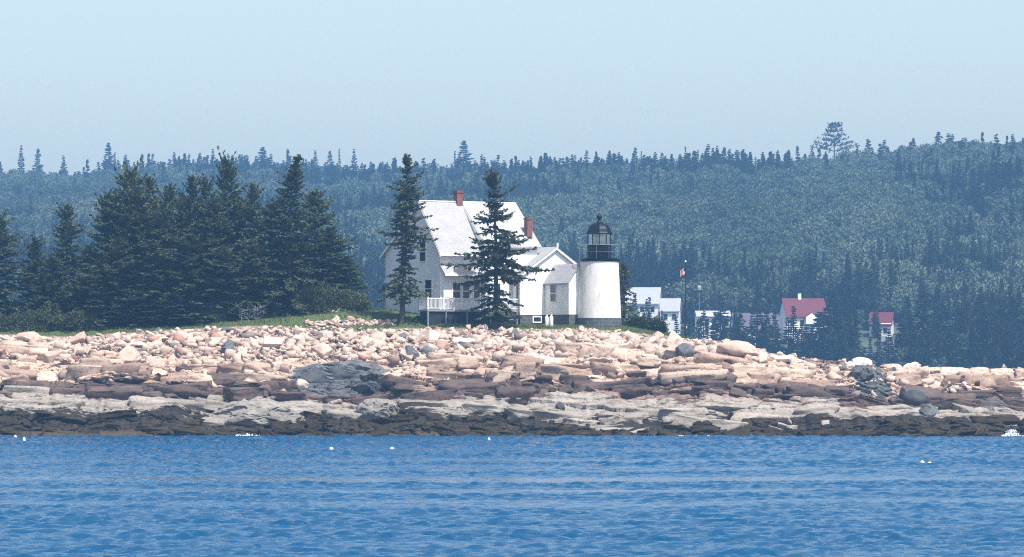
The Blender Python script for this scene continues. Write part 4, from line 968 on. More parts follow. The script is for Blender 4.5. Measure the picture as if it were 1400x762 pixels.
def spruce_meshes(h, Rr, seed, mat, trunk_r=None, **kw):
    V_, limbs, bend = spruce_arrays(h, Rr, seed, **kw)
    crown = arr_mesh('crown', V_, np.arange(len(V_)).reshape(-1, 4), mat)
    tr = trunk_r or 0.016 * h; m = MB()
    pts = []; rad = []
    for k in range(9):
        t_ = k / 8 * 0.97; bx, by = bend(t_); pts.append((bx, by, h * t_ - (0.4 if k == 0 else 0))); rad.append(max(0.02, tr * (1 - t_) ** 0.85 * (1.25 if k == 0 else 1)))
    m.path(pts, rad, 8)
    for (a_, b_, c_, r_) in limbs[::2]: m.path([a_, b_, c_], [r_, r_ * 0.7, 0.008], 4)
    o = m.build('trunk', M['bark']); me = o.data; bpy.data.objects.remove(o); return crown, me
def put_tree(name, meshes, loc, rz=0.0, sc=(1, 1, 1)):
    r_ = empty(name, loc, rz); r_.scale = sc
    link('crown', meshes[0], r_); link('trunk', meshes[1], r_); return r_

# grove variants: unit trees 12 m tall, 3 m spread
GH, GR = 12.0, 3.9
GE = [[0, .24, .66, .9, 1.0, .92], [0, .28, .74, .96, 1.0, .85], [0, .18, .54, .82, .95, 1.0], [0, .25, .62, .94, 1.0, 1.0], [0, .20, .7, .85, 1.0, .8]]
gv_ = []
for k in range(5):
    en = (lambda a_: (lambda t_: float(np.interp(1 - t_, [0, .06, .3, .6, .85, 1], a_))))(GE[k])
    gv_.append(spruce_meshes(GH, GR, 500 + k, M['spruce'], env=en, gap=0.46, cb=(0.03, 0.02, 0.05, 0.03, 0.02)[k], ragged=(0.35, 0.28, 0.4, 0.35, 0.3)[k], droop=(0.2, 0.26, 0.16, 0.22, 0.2)[k], nb=(4, 8), sparse=0.1, step=0.2))
lean = spruce_meshes(15.6, 5.0, 540, M['spruce'], shape=0.85, gap=0.5, cb=0.05, ragged=0.4, nb=(4, 8), step=0.2, bend=lambda t_: (1.0 * max(0, (t_ - 0.72)) ** 1.2 * 4, 0))
grove = [  # px, top row, half width px, distance, label
    (-4, 297, 44, 404, 'dark spruce cut by the left edge of the photo'),
    (48, 330, 28, 406, 'short slim spruce second in from the left edge'),
    (92, 283, 40, 405, 'pointed spruce standing apart left of the grove'),
    (70, 352, 34, 401.5, 'low spruce in front of the pointed spruce on the left'),
    (122, 338, 34, 408, 'short spruce behind the gap left of the grove'),
    (148, 268, 34, 409, "spruce at the grove's left shoulder"),
    (178, 236, 46, 407, 'tall broad spruce highest in the left half of the grove'),
    (203, 246, 36, 411, 'spruce just right of the tall broad spruce'),
    (232, 256, 36, 409, 'rounded spruce in the middle of the grove'),
    (262, 244, 30, 407, 'slim pointed spruce left of its pair in the grove'),
    (281, 249, 28, 410, 'slim pointed spruce right of its pair in the grove'),
    (310, 222, 36, 408, 'tall slender spruce with a narrow top mid grove'),
    (345, 254, 34, 406, 'spruce between the slender one and the crooked topped one'),
    (430, 262, 46, 410, 'wide spruce behind the crooked topped one'),
    (452, 312, 42, 408, 'shorter spruce on the right slope of the grove'),
    (474, 352, 30, 409, 'small spruce at the right foot of the grove'),
    (160, 330, 44, 403, 'bushy front spruce below the left shoulder of the grove'),
    (208, 330, 52, 402.5, 'full skirted front spruce at the grove centre left'),
    (258, 322, 46, 403, 'full skirted front spruce at the grove centre'),
    (302, 340, 46, 402.5, 'dark front spruce left of the dead grey branches'),
    (120, 378, 44, 401.5, 'low bushy spruce at the left front of the grove'),
    (345, 330, 40, 403.5, 'front spruce above the dead grey branches'),
    (182, 398, 40, 400.6, 'lowest small spruce at the very front of the grove'),
    (240, 402, 38, 400.6, 'small spreading spruce beside the stones at grove front'),
    (162, 262, 38, 411, 'spruce half hidden left behind the tall broad spruce'),
    (190, 262, 42, 405, 'full spruce in front of the tall broad spruce and its neighbour'),
    (222, 285, 42, 405.5, 'full spruce in front of the rounded spruce'),
    (248, 272, 40, 411, 'spruce half hidden behind the slim pointed pair'),
    (292, 272, 40, 405.5, 'full spruce in front of the slim pointed pair'),
    (328, 278, 40, 409.5, 'spruce half hidden right of the slender narrow topped one'),
    (370, 282, 44, 407, 'full spruce just left of the crooked topped one'),
    (412, 330, 40, 409, 'spruce hidden low behind the crooked topped one'),
]
for k, (px, top, hw, y_, lab) in enumerate(grove):
    x_ = (px - 700) * y_ / F; zb = ground(x_, y_) - 0.15; ht = CH + (HOR - top) * y_ / F - zb; rad = hw * y_ / F
    o = put_tree('spruce_tree', gv_[k % 5], (x_, y_, zb), k * 1.7, (rad / GR * 1.35, rad / GR * 1.35, ht / GH)); tag(o, lab, 'tree', 'spruces of the island grove')
y_ = 404.5; x_ = (396 - 700) * y_ / F; zb = ground(x_, y_) - 0.1
o = put_tree('spruce_tree', lean, (x_, y_, zb), 0, (1.0, 1.0, (CH + (HOR - 214) * y_ / F - zb) / 15.6)); tag(o, 'tallest spruce of the grove with a crooked top leaning right', 'tree', 'spruces of the island grove')
# two spruces in front of the house
y_ = 397.8; x_ = (551 - 700) * y_ / F; zb = ground(x_, y_) - 0.15; ht = CH + (HOR - 211) * y_ / F - zb
envA = lambda t_: float(np.interp(t_, [0.14, 0.2, 0.3, 0.36, 0.42, 0.55, 0.63, 0.75, 0.9, 1], [0.5, 0.95, 0.85, 0.45, 0.65, 1.0, 0.95, 0.7, 0.42, 0.1]))
a_ = spruce_meshes(ht, 2.15, 611, M['spruce_sparse'], 0.24, env=envA, cb=0.14, sparse=0.3, gap=0.38, droop=0.30, ragged=0.6, leaf=1.05, step=0.19, bend=lambda t_: (0.25 * math.sin(t_ * 2.5) + 0.35 * t_, 0))
o = put_tree('spruce_tree', a_, (x_ - 0.15, y_, zb)); tag(o, 'slim tall spruce in front of the shaded gable of the white house', 'tree')
y_ = 396.9; x_ = (676 - 700) * y_ / F; zb = ground(x_, y_) - 0.2; ht = CH + (HOR - 239) * y_ / F - zb
envB = lambda t_: float(np.interp(t_, [0.08, 0.13, 0.2, 0.3, 0.4, 0.5, 0.62, 0.72, 0.82, 0.9, 1], [0.34, 0.52, 0.5, 0.78, 1.0, 0.92, 0.68, 0.46, 0.42, 0.34, 0.1]))
a_ = spruce_meshes(ht, 4.1, 623, M['spruce_sparse'], 0.27, env=envB, cb=0.09, sparse=0.36, gap=0.42, droop=0.30, ragged=0.6, leaf=1.1, step=0.19, bend=lambda t_: (0.15 * math.sin(t_ * 4), 0))
o = put_tree('spruce_tree', a_, (x_, y_, zb)); tag(o, 'gappy broad spruce in front of the porch and the middle of the house', 'tree')
y_ = 410; x_ = (853.5 - 700) * y_ / F; zb = ground(x_, y_) - 0.2; ht = CH + (HOR - 364) * y_ / F - zb
a_ = spruce_meshes(ht, 1.35, 637, M['spruce_sparse'], 0.09, env=lambda t_: float(np.interp(t_, [0.1, 0.3, 0.5, 0.7, 1], [0.9, 1.0, 0.6, 0.75, 0.1])), cb=0.1, sparse=0.25, gap=0.42, ragged=0.4)
o = put_tree('spruce_tree', a_, (x_, y_, zb)); tag(o, 'little thin spruce peeking out behind the right side of the lighthouse', 'tree')

# shrubs
def shrub_mesh(dims, seed, mat, n=2600, leaf=0.16):
    rg = np.random.default_rng(seed); d = norm(rg.normal(size=(n, 3))); d[:, 2] = np.abs(d[:, 2])
    r_ = rg.uniform(0.45, 1.0, n) ** 0.5 * (0.85 + 0.7 * fbm(d[:, 0] * 2.2 + seed, d[:, 1] * 2.2 + d[:, 2] * 2, seed, 3))
    P = d * r_[:, None] * np.array(dims) * [0.5, 0.5, 1]
    D = norm(d + rg.normal(0, 0.7, (n, 3)) + [0, 0, 0.3]); L_ = leaf * rg.uniform(0.8, 1.8, n)
    V_ = rhombs(P, D, L_, L_ * 0.6, norm(rg.normal(size=(n, 3))))
    cr = arr_mesh('foliage', V_, np.arange(len(V_)).reshape(-1, 4), mat); m = MB()
    for k in range(7):
        a_ = rg.uniform(0, 6.28); e = rg.uniform(0.2, 0.4)
        m.path([(0.03 * k, 0, -0.2), (math.cos(a_) * dims[0] * e * 0.5, math.sin(a_) * dims[1] * e * 0.5, dims[2] * 0.4), (math.cos(a_) * dims[0] * e, math.sin(a_) * dims[1] * e, dims[2] * 0.8)], [0.05, 0.03, 0.01], 5)
    o = m.build('stems', M['bark']); me = o.data; bpy.data.objects.remove(o); return cr, me
shr = [  # px, top row, width px, y, material, label
    (12, 424, 76, 399.0, 'shrub', 'low green bush at the left edge above the stones'), (58, 421, 76, 399.2, 'shrub', 'low rounded green bush second from the left edge'),
    (108, 419, 70, 399.4, 'shrub', 'low green bush at the left foot of the grove'),
    (425, 386, 70, 403.5, 'shrub', 'light green bush under the crooked topped spruce'), (462, 394, 66, 404.5, 'shrub', 'light green bush right of the one under the crooked spruce'),
    (489, 401, 44, 405, 'shrub', 'small bush at the right end of the grove'),
    (868, 433, 38, 401.5, 'shrub_dark', 'dark rounded bush against the right foot of the lighthouse'), (893, 434, 44, 400.8, 'shrub_dark', 'dark rounded bush on the grass right of the lighthouse'),
    (280, 418, 56, 401, 'shrub_dark', 'low dark scrub at the front of the grove left of the dead branches'), (375, 424, 40, 402.5, 'shrub_dark', 'dark scrub between the dead branches and the crooked spruce'),
    (575, 436, 30, 398.6, 'shrub_dark', 'small dark scrub below the left end of the deck') ]
for k, (px, top, w, y_, mt, lab) in enumerate(shr):
    x_ = (px - 700) * y_ / F; zb = ground(x_, y_) - 0.1; hh = max(0.5, CH + (HOR - top) * y_ / F - zb)
    c_, s_ = shrub_mesh((w * y_ / F, min(3.0, w * y_ / F * 0.8), hh), 700 + k, M[mt], int(900 + w * hh * 18))
    o = empty('shrub', (x_, y_, zb)); link('foliage', c_, o); link('stems', s_, o); tag(o, lab, 'shrub', 'shrubs on the island')
# dead, bleached branches at the foot of the grove
for k, (px, top, lab) in enumerate(((332, 413, 'bleached dead tree leaning left at the foot of the grove'), (352, 420, 'smaller bleached dead tree with grey twigs beside the stones'))):
    y_ = 400.9; x_ = (px - 700) * y_ / F; zb = ground(x_, y_) - 0.2; hh = CH + (HOR - top) * y_ / F - zb; rg = random.Random(80 + k); m = MB()
    m.path([(0, 0, 0), (-0.3, 0, hh * 0.5), (-0.7 + k, 0, hh)], [0.09, 0.06, 0.015], 6)
    for q_ in range(26):
        t_ = rg.uniform(0.1, 0.9); a_ = rg.uniform(0, 6.28); L_ = rg.uniform(0.6, 1.5); b = Vector((-0.6 * t_ * (1 - k), 0, hh * t_))
        mdd = b + Vector((math.cos(a_) * L_ * 0.5, math.sin(a_) * L_ * 0.5, 0.25)); e = b + Vector((math.cos(a_) * L_, math.sin(a_) * L_, rg.uniform(-0.3, 0.5)))
        m.path([b, mdd, e], [0.035, 0.025, 0.008], 4)
        for w_ in range(3): m.path([mdd.lerp(e, w_ / 3), mdd.lerp(e, w_ / 3) + Vector((rg.uniform(-.4, .4), rg.uniform(-.4, .4), rg.uniform(-.2, .4)))], [0.016, 0.005], 4)
    o = m.build('dead_tree', M['dead']); o.location = (x_, y_, zb); tag(o, lab, 'dead tree', 'dead trees of the grove')

# ------------------------------------------------------------------ far land
def ridge_row(px): return 47 + np.interp(px, [-400, 0, 100, 200, 300, 400, 500, 600, 700, 800, 900, 1000, 1050, 1100, 1200, 1300, 1400, 1800], [226, 226, 230, 219, 218, 219, 222, 220, 221, 219, 216, 214, 217, 212, 199, 190, 189, 192])
def ridge_y(px): return np.interp(px, [-400, 300, 600, 900, 1400, 1800], [1900, 1850, 1750, 1620, 1500, 1500])
def land(x, y):
    x = np.asarray(x, float); y = np.asarray(y, float)
    px = 700 + x * F / np.maximum(y, 200)
    yr = ridge_y(px); zr = CH + (HOR - ridge_row(px)) * yr / F
    t_ = np.clip((y - 930) / (yr - 930), 0, 1.4)
    up = np.where(t_ < 1, 1 - (1 - t_) ** 1.35, 1 - 0.8 * (t_ - 1))
    z_ = 10 + (zr - 10) * up
    z_ = np.where(y < 930, 10 - 11.2 * sstep(930, 845, y), z_)
    return z_ + (fbm(x / 60, y / 60, 91, 4) * 5) * sstep(950, 1050, y) * (1 - 0.8 * sstep(0.85, 1.0, t_))
gx = np.linspace(-900, 900, 181); gy = np.concatenate([np.arange(840, 1000, 10), np.arange(1000, 2230, 25)])
HX, HY = np.meshgrid(gx, gy); HZ = np.maximum(land(HX, HY), -1.2)
a_ = np.stack([HX, HY, HZ], -1).reshape(-1, 3); n1, n2 = HX.shape
ii, jj = np.meshgrid(np.arange(n1 - 1), np.arange(n2 - 1), indexing='ij'); q = np.stack([ii * n2 + jj, ii * n2 + jj + 1, (ii + 1) * n2 + jj + 1, (ii + 1) * n2 + jj], -1).reshape(-1, 4)
hill = link('hills', arr_mesh('hills', a_, q, M['hill'], smooth=True)); tag(hill, kind='structure')

def far_spruce(seed, h=12.0, Rr=2.6, mats=None, dens=1.0, shape=0.8):
    rg = np.random.default_rng(seed); Ps = []; Ds = []; Ls = []; Ws = []
    z = h * 0.06
    while z < h * 0.97:
        tb = 1 - z / h; n_ = int(5 + 3 * tb); L0 = max(0.3, Rr * tb ** shape * rg.uniform(0.72, 1.12))
        for b in range(n_):
            az = rg.uniform(0, 6.28); el = np.interp(tb, [0, 0.3, 1], [0.9, 0.2, -0.15]) + rg.normal(0, 0.12); d = np.array([math.cos(az) * math.cos(el), math.sin(az) * math.cos(el), math.sin(el)])
            L_ = L0 * rg.uniform(0.7, 1.15)
            for (u0, f_) in ((0.1, 0.55), (0.45, 0.55)):
                for s_ in (-1, 1):
                    dd = d + np.array([-d[1], d[0], 0]) * s_ * 0.4 + rg.normal(0, 0.12, 3)
                    Ps.append(np.array([0, 0, z]) + d * L_ * u0 + [0, 0, -0.12 * L_ * u0]); Ds.append(dd); Ls.append(L_ * f_ + 0.15); Ws.append(0.34 + 0.24 * L_)
        z += rg.uniform(0.45, 0.75) / dens
    V_ = rhombs(np.array(Ps), norm(np.array(Ds)), np.array(Ls), np.array(Ws), norm(np.array([0, 0, 1.0]) + rg.normal(0, 0.6, (len(Ps), 3))))
    k = len(V_); tv = []; tq = []
    for (r_, zz_) in ((0.2, -0.6), (0.03, h * 0.97)):
        for i in range(5): tv.append((r_ * math.cos(i * 1.2566), r_ * math.sin(i * 1.2566), zz_))
    for i in range(5): tq.append((k + i, k + (i + 1) % 5, k + 5 + (i + 1) % 5, k + 5 + i))
    qs = np.vstack([np.arange(k).reshape(-1, 4), np.array(tq)])
    return arr_mesh('far_spruce', np.vstack([V_, np.array(tv)]), qs, mats, [0] * (k // 4) + [1] * 5)
def far_leafy(seed, h=9.0, w=6.0, mats=None, n=520, leaf=0.55):
    rg = np.random.default_rng(seed); Ps = []; 
    for c in range(9):
        cc = np.array([rg.normal(0, w * 0.2), rg.normal(0, w * 0.2), h * rg.uniform(0.38, 0.82)]); d = norm(rg.normal(size=(n // 9, 3)))
        Ps.append(np.hstack([cc + d * w * rg.uniform(0.2, 0.3) * rg.uniform(0.75, 1.05, (n // 9, 1)) * [1, 1, 0.95], d]))
    A = np.vstack(Ps); P, d = A[:, :3], A[:, 3:]; m = len(P)
    D = norm(d * 0.4 + rg.normal(0, 0.8, (m, 3)) + [0, 0, 0.3]); L_ = leaf * rg.uniform(0.7, 1.4, m)
    V_ = rhombs(P, D, L_, L_ * 0.75, norm(d + rg.normal(0, 0.5, (m, 3)))); k = len(V_); tv = []; tq = []
    for (r_, zz_) in ((0.14, -0.6), (0.06, h * 0.75)):
        for i in range(5): tv.append((r_ * math.cos(i * 1.2566), r_ * math.sin(i * 1.2566), zz_))
    for i in range(5): tq.append((k + i, k + (i + 1) % 5, k + 5 + (i + 1) % 5, k + 5 + i))
    return arr_mesh('far_leafy', np.vstack([V_, np.array(tv)]), np.vstack([np.arange(k).reshape(-1, 4), np.array(tq)]), mats, [0] * (k // 4) + [1] * 5)

pc = bpy.data.collections.new('wood_kinds')
for k in range(4):
    o = bpy.data.objects.new('kind_a%d' % k, far_spruce(20 + k, 11, (2.0, 2.4, 1.8, 2.8)[k], [M['inst_spruce'], M['bark_far']], 1.6, (0.85, 0.95, 0.8, 1.0)[k])); pc.objects.link(o)
for k in range(4):
    o = bpy.data.objects.new('kind_b%d' % k, far_leafy(40 + k, 9.0, (3.4, 4.4, 3.0, 4.9)[k], [M['inst_leaf'], M['bark_far']])); pc.objects.link(o)
rg = np.random.default_rng(77)
pts = []; 
N = 56000
y_ = 850 + (2100 - 850) * rg.random(N) ** 1.0; x_ = rg.uniform(-1, 1, N) * (0.128 * y_ + 60)
px = 700 + x_ * F / y_; yr = ridge_y(px); zl = land(x_, y_)
keep = (y_ < yr + 60) & (zl > 1.0)
# the clearing round the houses
keep &= ~((y_ > 905) & (y_ < 985) & (x_ > 20) & (x_ < 95) & (rg.random(N) < 0.93))
keep &= ~((y_ < 955) & (((px > 1176) & (px < 1228)) | ((px > 855) & (px < 1005)) | ((px > 1062) & (px < 1130))) & (rg.random(N) < 0.95))
keep &= ~((y_ < 905) & (px > 840) & (px < 1260) & (rg.random(N) < 0.7))
x_, y_, zl, px, yr = x_[keep], y_[keep], zl[keep], px[keep], yr[keep]
t_ = (y_ - 930) / (yr - 930)
con = 0.46 + 1.6 * fbm(x_ / 70, y_ / 110, 99, 4) + 1.0 * fbm(x_ / 14, y_ / 22, 98, 2) + 0.7 * sstep(0.35, 0.0, t_) - 0.7 * sstep(0.85, 0.97, t_) - 0.75 * sstep(0.1, 0.3, t_) * sstep(0.95, 0.6, t_)
is_con = con + rg.normal(0, 0.30, len(x_)) > 0.55
is_con &= ~((t_ > 0.82) & (rg.random(len(x_)) < 0.90))
idx = np.where(is_con, rg.integers(0, 4, len(x_)), rg.integers(4, 8, len(x_)))
sz = np.where(is_con, rg.uniform(0.65, 1.25, len(x_)), rg.uniform(0.5, 1.25, len(x_))); sz *= np.where(t_ > 0.9, np.where(is_con, rg.uniform(0.3, 0.85, len(x_)), rg.uniform(0.6, 1.1, len(x_))), 1.0)
tone = np.clip(0.45 + 1.0 * fbm(x_ / 30, y_ / 50, 5, 3) + 1.1 * fbm(x_ / 110, y_ / 160, 6, 3) + rg.normal(0, 0.24, len(x_)), 0, 1)
me = bpy.data.meshes.new('forest'); me.vertices.add(len(x_)); me.vertices.foreach_set('co', np.stack([x_, y_, zl - 0.3], -1).astype(np.float32).ravel())
def fa(nm, typ, key, arr): a = me.attributes.new(nm, typ, 'POINT'); a.data.foreach_set(key, arr)
fa('kind_index', 'INT', 'value', idx.astype(np.int32)); fa('tone', 'FLOAT', 'value', tone.astype(np.float32)); fa('turn', 'FLOAT', 'value', rg.uniform(0, 6.28, len(x_)).astype(np.float32))
wid = sz * rg.uniform(0.85, 1.15, len(x_)) * np.where(is_con & (t_ > 0.7), 1.45, 1.0); fa('size', 'FLOAT_VECTOR', 'vector', np.stack([wid, wid, sz * rg.uniform(0.9, 1.2, len(x_))], -1).astype(np.float32).ravel())
forest = link('forest', me); tag(forest, 'mixed spruce and birch wood covering the far hillside', 'forest', kind='stuff')
ng = bpy.data.node_groups.new('wood', 'GeometryNodeTree'); ng.interface.new_socket('Geometry', in_out='INPUT', socket_type='NodeSocketGeometry'); ng.interface.new_socket('Geometry', in_out='OUTPUT', socket_type='NodeSocketGeometry')
gi = ng.nodes.new('NodeGroupInput'); go = ng.nodes.new('NodeGroupOutput'); ip = ng.nodes.new('GeometryNodeInstanceOnPoints'); ci_ = ng.nodes.new('GeometryNodeCollectionInfo')
ci_.inputs['Collection'].default_value = pc; ci_.inputs['Separate Children'].default_value = True; ci_.inputs['Reset Children'].default_value = True
def named(nm, typ):
    n_ = ng.nodes.new('GeometryNodeInputNamedAttribute'); n_.data_type = typ; n_.inputs['Name'].default_value = nm; return n_.outputs['Attribute']
cx = ng.nodes.new('ShaderNodeCombineXYZ'); ng.links.new(named('turn', 'FLOAT'), cx.inputs['Z'])
ip.inputs['Pick Instance'].default_value = True
ng.links.new(gi.outputs[0], ip.inputs['Points']); ng.links.new(ci_.outputs[0], ip.inputs['Instance']); ng.links.new(named('kind_index', 'INT'), ip.inputs['Instance Index'])
ng.links.new(cx.outputs[0], ip.inputs['Rotation']); ng.links.new(named('size', 'FLOAT_VECTOR'), ip.inputs['Scale']); ng.links.new(ip.outputs[0], go.inputs[0])
forest.modifiers.new('wood', 'NODES').node_group = ng

# trees that stand out one by one: on the skyline and along the far shore
fs = [far_spruce(120 + k, 12, (2.2, 2.6, 1.8)[k], [M['far_spruce'], M['bark_far']], 1.6, (0.8, 0.65, 0.9)[k]) for k in range(3)]
fl = [far_leafy(140 + k, 10, 6.5, [M['far_spruce'], M['bark_far']], 420, 0.6) for k in range(2)]
sky_trees = [(29, 198, 22, 0), (52, 203, 26, 1), (87, 212, 26, 0), (148, 195, 30, 1), (157, 208, 20, 2), (291, 203, 24, 0), (359, 201, 40, 1), (393, 203, 18, 2), (431, 205, 24, 0), (451, 206, 22, 1), (464, 203, 16, 2), (484, 203, 24, 0),
             (634, 192, 40, 1), (622, 206, 18, 2), (662, 214, 20, 0), (786, 212, 22, 2), (877, 206, 14, 2), (937, 200, 16, 2), (948, 207, 26, 0), (965, 205, 20, 2), (1033, 214, 20, 0), (1076, 207, 24, 1), (1110, 200, 26, 0), (1187, 190, 30, 1), (1209, 191, 34, 0), (1283, 180, 34, 1), (1297, 182, 40, 0), (1320, 188, 30, 2)]
items = []
for k, (px, top, w, vi) in enumerate(sky_trees):
    y_ = float(ridge_y(px)) - 25; x_ = (px - 700) * y_ / F; zb = float(land(np.array([x_]), np.array([y_]))[0]) - 0.4; ht = max(8, CH + (HOR - top) * y_ / F - zb)
    s_ = w * 0.5 * y_ / F / 2.3
    o = link('skyline_spruce', fs[vi], loc=(x_, y_, zb)); o.rotation_euler.z = k * 2.1; o.scale = (s_ * 1.15, s_ * 1.15, ht / 12); tag(o, None, 'tree', 'trees standing out on the skyline')
    side = 'left of the grove' if px < 170 else 'above the grove' if px < 500 else 'above the house roof' if px < 720 else 'behind the lighthouse' if px < 1000 else 'on the right ridge'
    items.append((o, '%s hazy spruce on the skyline %s' % ('broad' if w > 28 else 'thin' if w < 19 else 'medium', side)))
unique(items)
# the lone pine with flat tiers
y_ = float(ridge_y(1140)) - 20; x_ = (1140 - 700) * y_ / F; zb = float(land(np.array([x_]), np.array([y_]))[0]); ht = CH + (HOR - 170) * y_ / F - zb
rg = np.random.default_rng(5); Ps = []; Ds = []; Ls = []; limbs = []
for (zf, Lf) in ((0.55, 10.0), (0.63, 8.0), (0.71, 6.0), (0.79, 4.4), (0.87, 3.2), (0.94, 2.4), (0.985, 2.2)):
    for b in range(6):
        az = b * 1.05 + rg.uniform(-0.4, 0.4); L_ = Lf * rg.uniform(0.7, 1.0)
        tip = np.array([math.cos(az) * L_, math.sin(az) * L_, L_ * 0.22]); limbs.append(((0, 0, ht * zf), tuple(np.array([0, 0, ht * zf]) + tip * 0.5), tuple(np.array([0, 0, ht * zf]) + tip)))
        for u in rg.uniform(0.3, 1.0, int(8 + L_ * 4)):
            Ps.append(np.array([0, 0, ht * zf]) + tip * u + rg.normal(0, 0.28, 3) * [1.2, 1.2, 0.5]); Ds.append(np.array([math.cos(az), math.sin(az), 0.4]) + rg.normal(0, 0.6, 3)); Ls.append(rg.uniform(0.7, 1.2))
V_ = rhombs(np.array(Ps), norm(np.array(Ds)), np.array(Ls), np.array(Ls) * 0.5, norm(np.array([0, 0, 1.0]) + rg.normal(0, 0.5, (len(Ps), 3))))
pine = empty('pine_tree', (x_, y_, zb)); tag(pine, 'lone tiered pine towering over the right ridge against the sky', 'tree')
link('crown', arr_mesh('crown', V_, np.arange(len(V_)).reshape(-1, 4), M['far_spruce']), pine)
m = MB().path([(0, 0, -0.5), (0.2, 0, ht * 0.5), (0, 0, ht * 0.98)], [0.4, 0.28, 0.05], 7)
for l_ in limbs: m.path(l_, [0.12, 0.08, 0.03], 4)
m.build('trunk', M['bark_far'], pine)
# far shore spruces
shore_trees = []
rg = np.random.default_rng(15)
for px, top, w, y_ in [(884, 408, 20, 925), (868, 400, 18, 930), (938, 410, 34, 920), (962, 418, 26, 925), (985, 402, 30, 935), (1035, 400, 44, 900), (1048, 420, 40, 890), (1012, 428, 34, 895), (1085, 418, 32, 900), (1096, 438, 26, 890), (1138, 398, 50, 895), (1160, 415, 46, 890), (1165, 408, 40, 900), (1120, 440, 36, 885),
                       (1240, 405, 52, 900), (1150, 440, 26, 884), (1262, 398, 48, 905), (1290, 412, 52, 895), (1316, 420, 44, 890), (1340, 402, 46, 905), (1365, 425, 44, 890), (1385, 405, 50, 900), (1410, 410, 50, 895), (1062, 446, 26, 880), (975, 440, 24, 885), (1000, 448, 24, 880), (925, 432, 26, 900), (1275, 445, 40, 878), (1330, 448, 40, 878), (1375, 450, 38, 876), (1150, 455, 34, 878), (1250, 455, 36, 876), (1078, 434, 46, 888), (1103, 443, 40, 884), (1120, 426, 48, 892), (1190, 460, 24, 880), (1215, 449, 30, 884), (870, 422, 24, 925), (1234, 424, 40, 890), (1045, 436, 36, 886), (955, 436, 26, 884), (990, 434, 30, 886), (905, 424, 18, 930), (880, 428, 20, 925), (1022, 446, 34, 880), (1300, 440, 44, 884), (1352, 436, 44, 886), (1395, 442, 44, 880)]:
    shore_trees.append((px, top, w, y_, 0))
for px, top, w in [(880, 345, 46), (908, 333, 40), (866, 358, 40), (935, 350, 36), (958, 342, 44), (985, 356, 40), (1006, 345, 40), (1026, 352, 38), (1052, 366, 40), (1086, 352, 46), (1120, 362, 40), (1165, 372, 36), (1182, 322, 28), (1170, 330, 24), (1196, 335, 24), (1128, 345, 30), (1230, 350, 36), (1260, 340, 34), (1300, 330, 34), (1322, 318, 34), (1350, 352, 40), (1385, 345, 40)]:
    shore_trees.append((px, top, w, 1010 + 0.9 * (390 - top) * 2, 1))
items = []
for k, (px, top, w, y_, back) in enumerate(shore_trees):
    x_ = (px - 700) * y_ / F; zb = float(land(np.array([x_]), np.array([y_]))[0]) - 0.4; ht = max(5, CH + (HOR - top) * y_ / F - zb); s_ = w * 0.5 * y_ / F / 2.2
    o = link('far_spruce', fs[k % 3], loc=(x_, y_, zb)); o.rotation_euler.z = k * 1.3; o.scale = (s_ * 1.45, s_ * 1.45, ht / 12); tag(o, None, 'tree', 'dark spruces on the far shore')
    side = 'near the grey roofed house' if px < 950 else 'between grey and red roofs' if px < 1060 else 'near the big red roof' if px < 1150 else 'near the small red roof' if px < 1240 else 'at the right edge'
    items.append((o, '%s dark spruce %s %s' % ('tall' if ht > 15 else 'short', 'behind the village' if back else 'on the far shore', side)))
unique(items)

# far houses
def far_house(px0, px1, r_eave, r_ridge, r_base, y_, roofm, label, yaw=8, depth=7.0, wins=3, dormer=None, chim=None, name='far_house'):
    cx_ = ((px0 + px1) / 2 - 700) * y_ / F; w = (px1 - px0) * y_ / F; ze = CH + (HOR - r_eave) * y_ / F; zr = CH + (HOR - r_ridge) * y_ / F; zb = CH + (HOR - r_base) * y_ / F - 2.5
    h = empty(name, (cx_, y_, zb), R(yaw)); tag(h, label, 'house'); e = ze - zb; r_ = zr - zb
    MB().prism([(-depth / 2, -3), (depth / 2, -3), (depth / 2, e), (0, r_ - 0.15), (-depth / 2, e)], 'x', -w / 2 + 0.3, w / 2 - 0.3).build('wall', M['far_wall'], h)
    rf = MB().sheet([(-depth / 2 - 0.4, e - 0.3), (0, r_), (depth / 2 + 0.4, e - 0.3)], 'x', -w / 2, w / 2, 0.18).build('roof', roofm, h)
    for k in range(wins):
        xx = -w / 2 + w * (k + 0.7) / (wins + 0.4); wn = MB().box((xx - 0.45, -depth / 2 - 0.03, e - 2.2), (xx + 0.45, -depth / 2 + 0.05, e - 0.9)).build('window', M['glass'], h)
        MB().box((xx - 0.55, -depth / 2 - 0.05, e - 2.3), (xx - 0.45, -depth / 2, e - 0.8)).box((xx + 0.45, -depth / 2 - 0.05, e - 2.3), (xx + 0.55, -depth / 2, e - 0.8)).box((xx - 0.45, -depth / 2 - 0.05, e - 2.3), (xx + 0.45, -depth / 2, e - 2.2)).box((xx - 0.45, -depth / 2 - 0.05, e - 0.9), (xx + 0.45, -depth / 2, e - 0.8)).build('frame', M['trim'], wn)
    if dormer is not None:
        dx = dormer * w; dz = e - 0.25
        MB().prism([(dx - 1.2, dz - 1.6), (dx + 1.2, dz - 1.6), (dx + 1.2, dz - 0.05), (dx, dz + 0.75), (dx - 1.2, dz - 0.05)], 'y', -depth / 2 - 1.3, -depth / 2 + 1.2).build('porch_gable', M['far_wall'], h)
        MB().sheet([(dx - 1.5, dz - 0.2), (dx, dz + 0.86), (dx + 1.5, dz - 0.2)], 'y', -depth / 2 - 1.25, -depth / 2 + 1.2, 0.08).build('porch_gable_roof', roofm, h)
    if chim is not None: MB().box((chim * w - 0.35, -0.35, r_ - 0.6), (chim * w + 0.35, 0.35, r_ + 1.0)).build('chimney', M['far_wall'], rf)
    return h
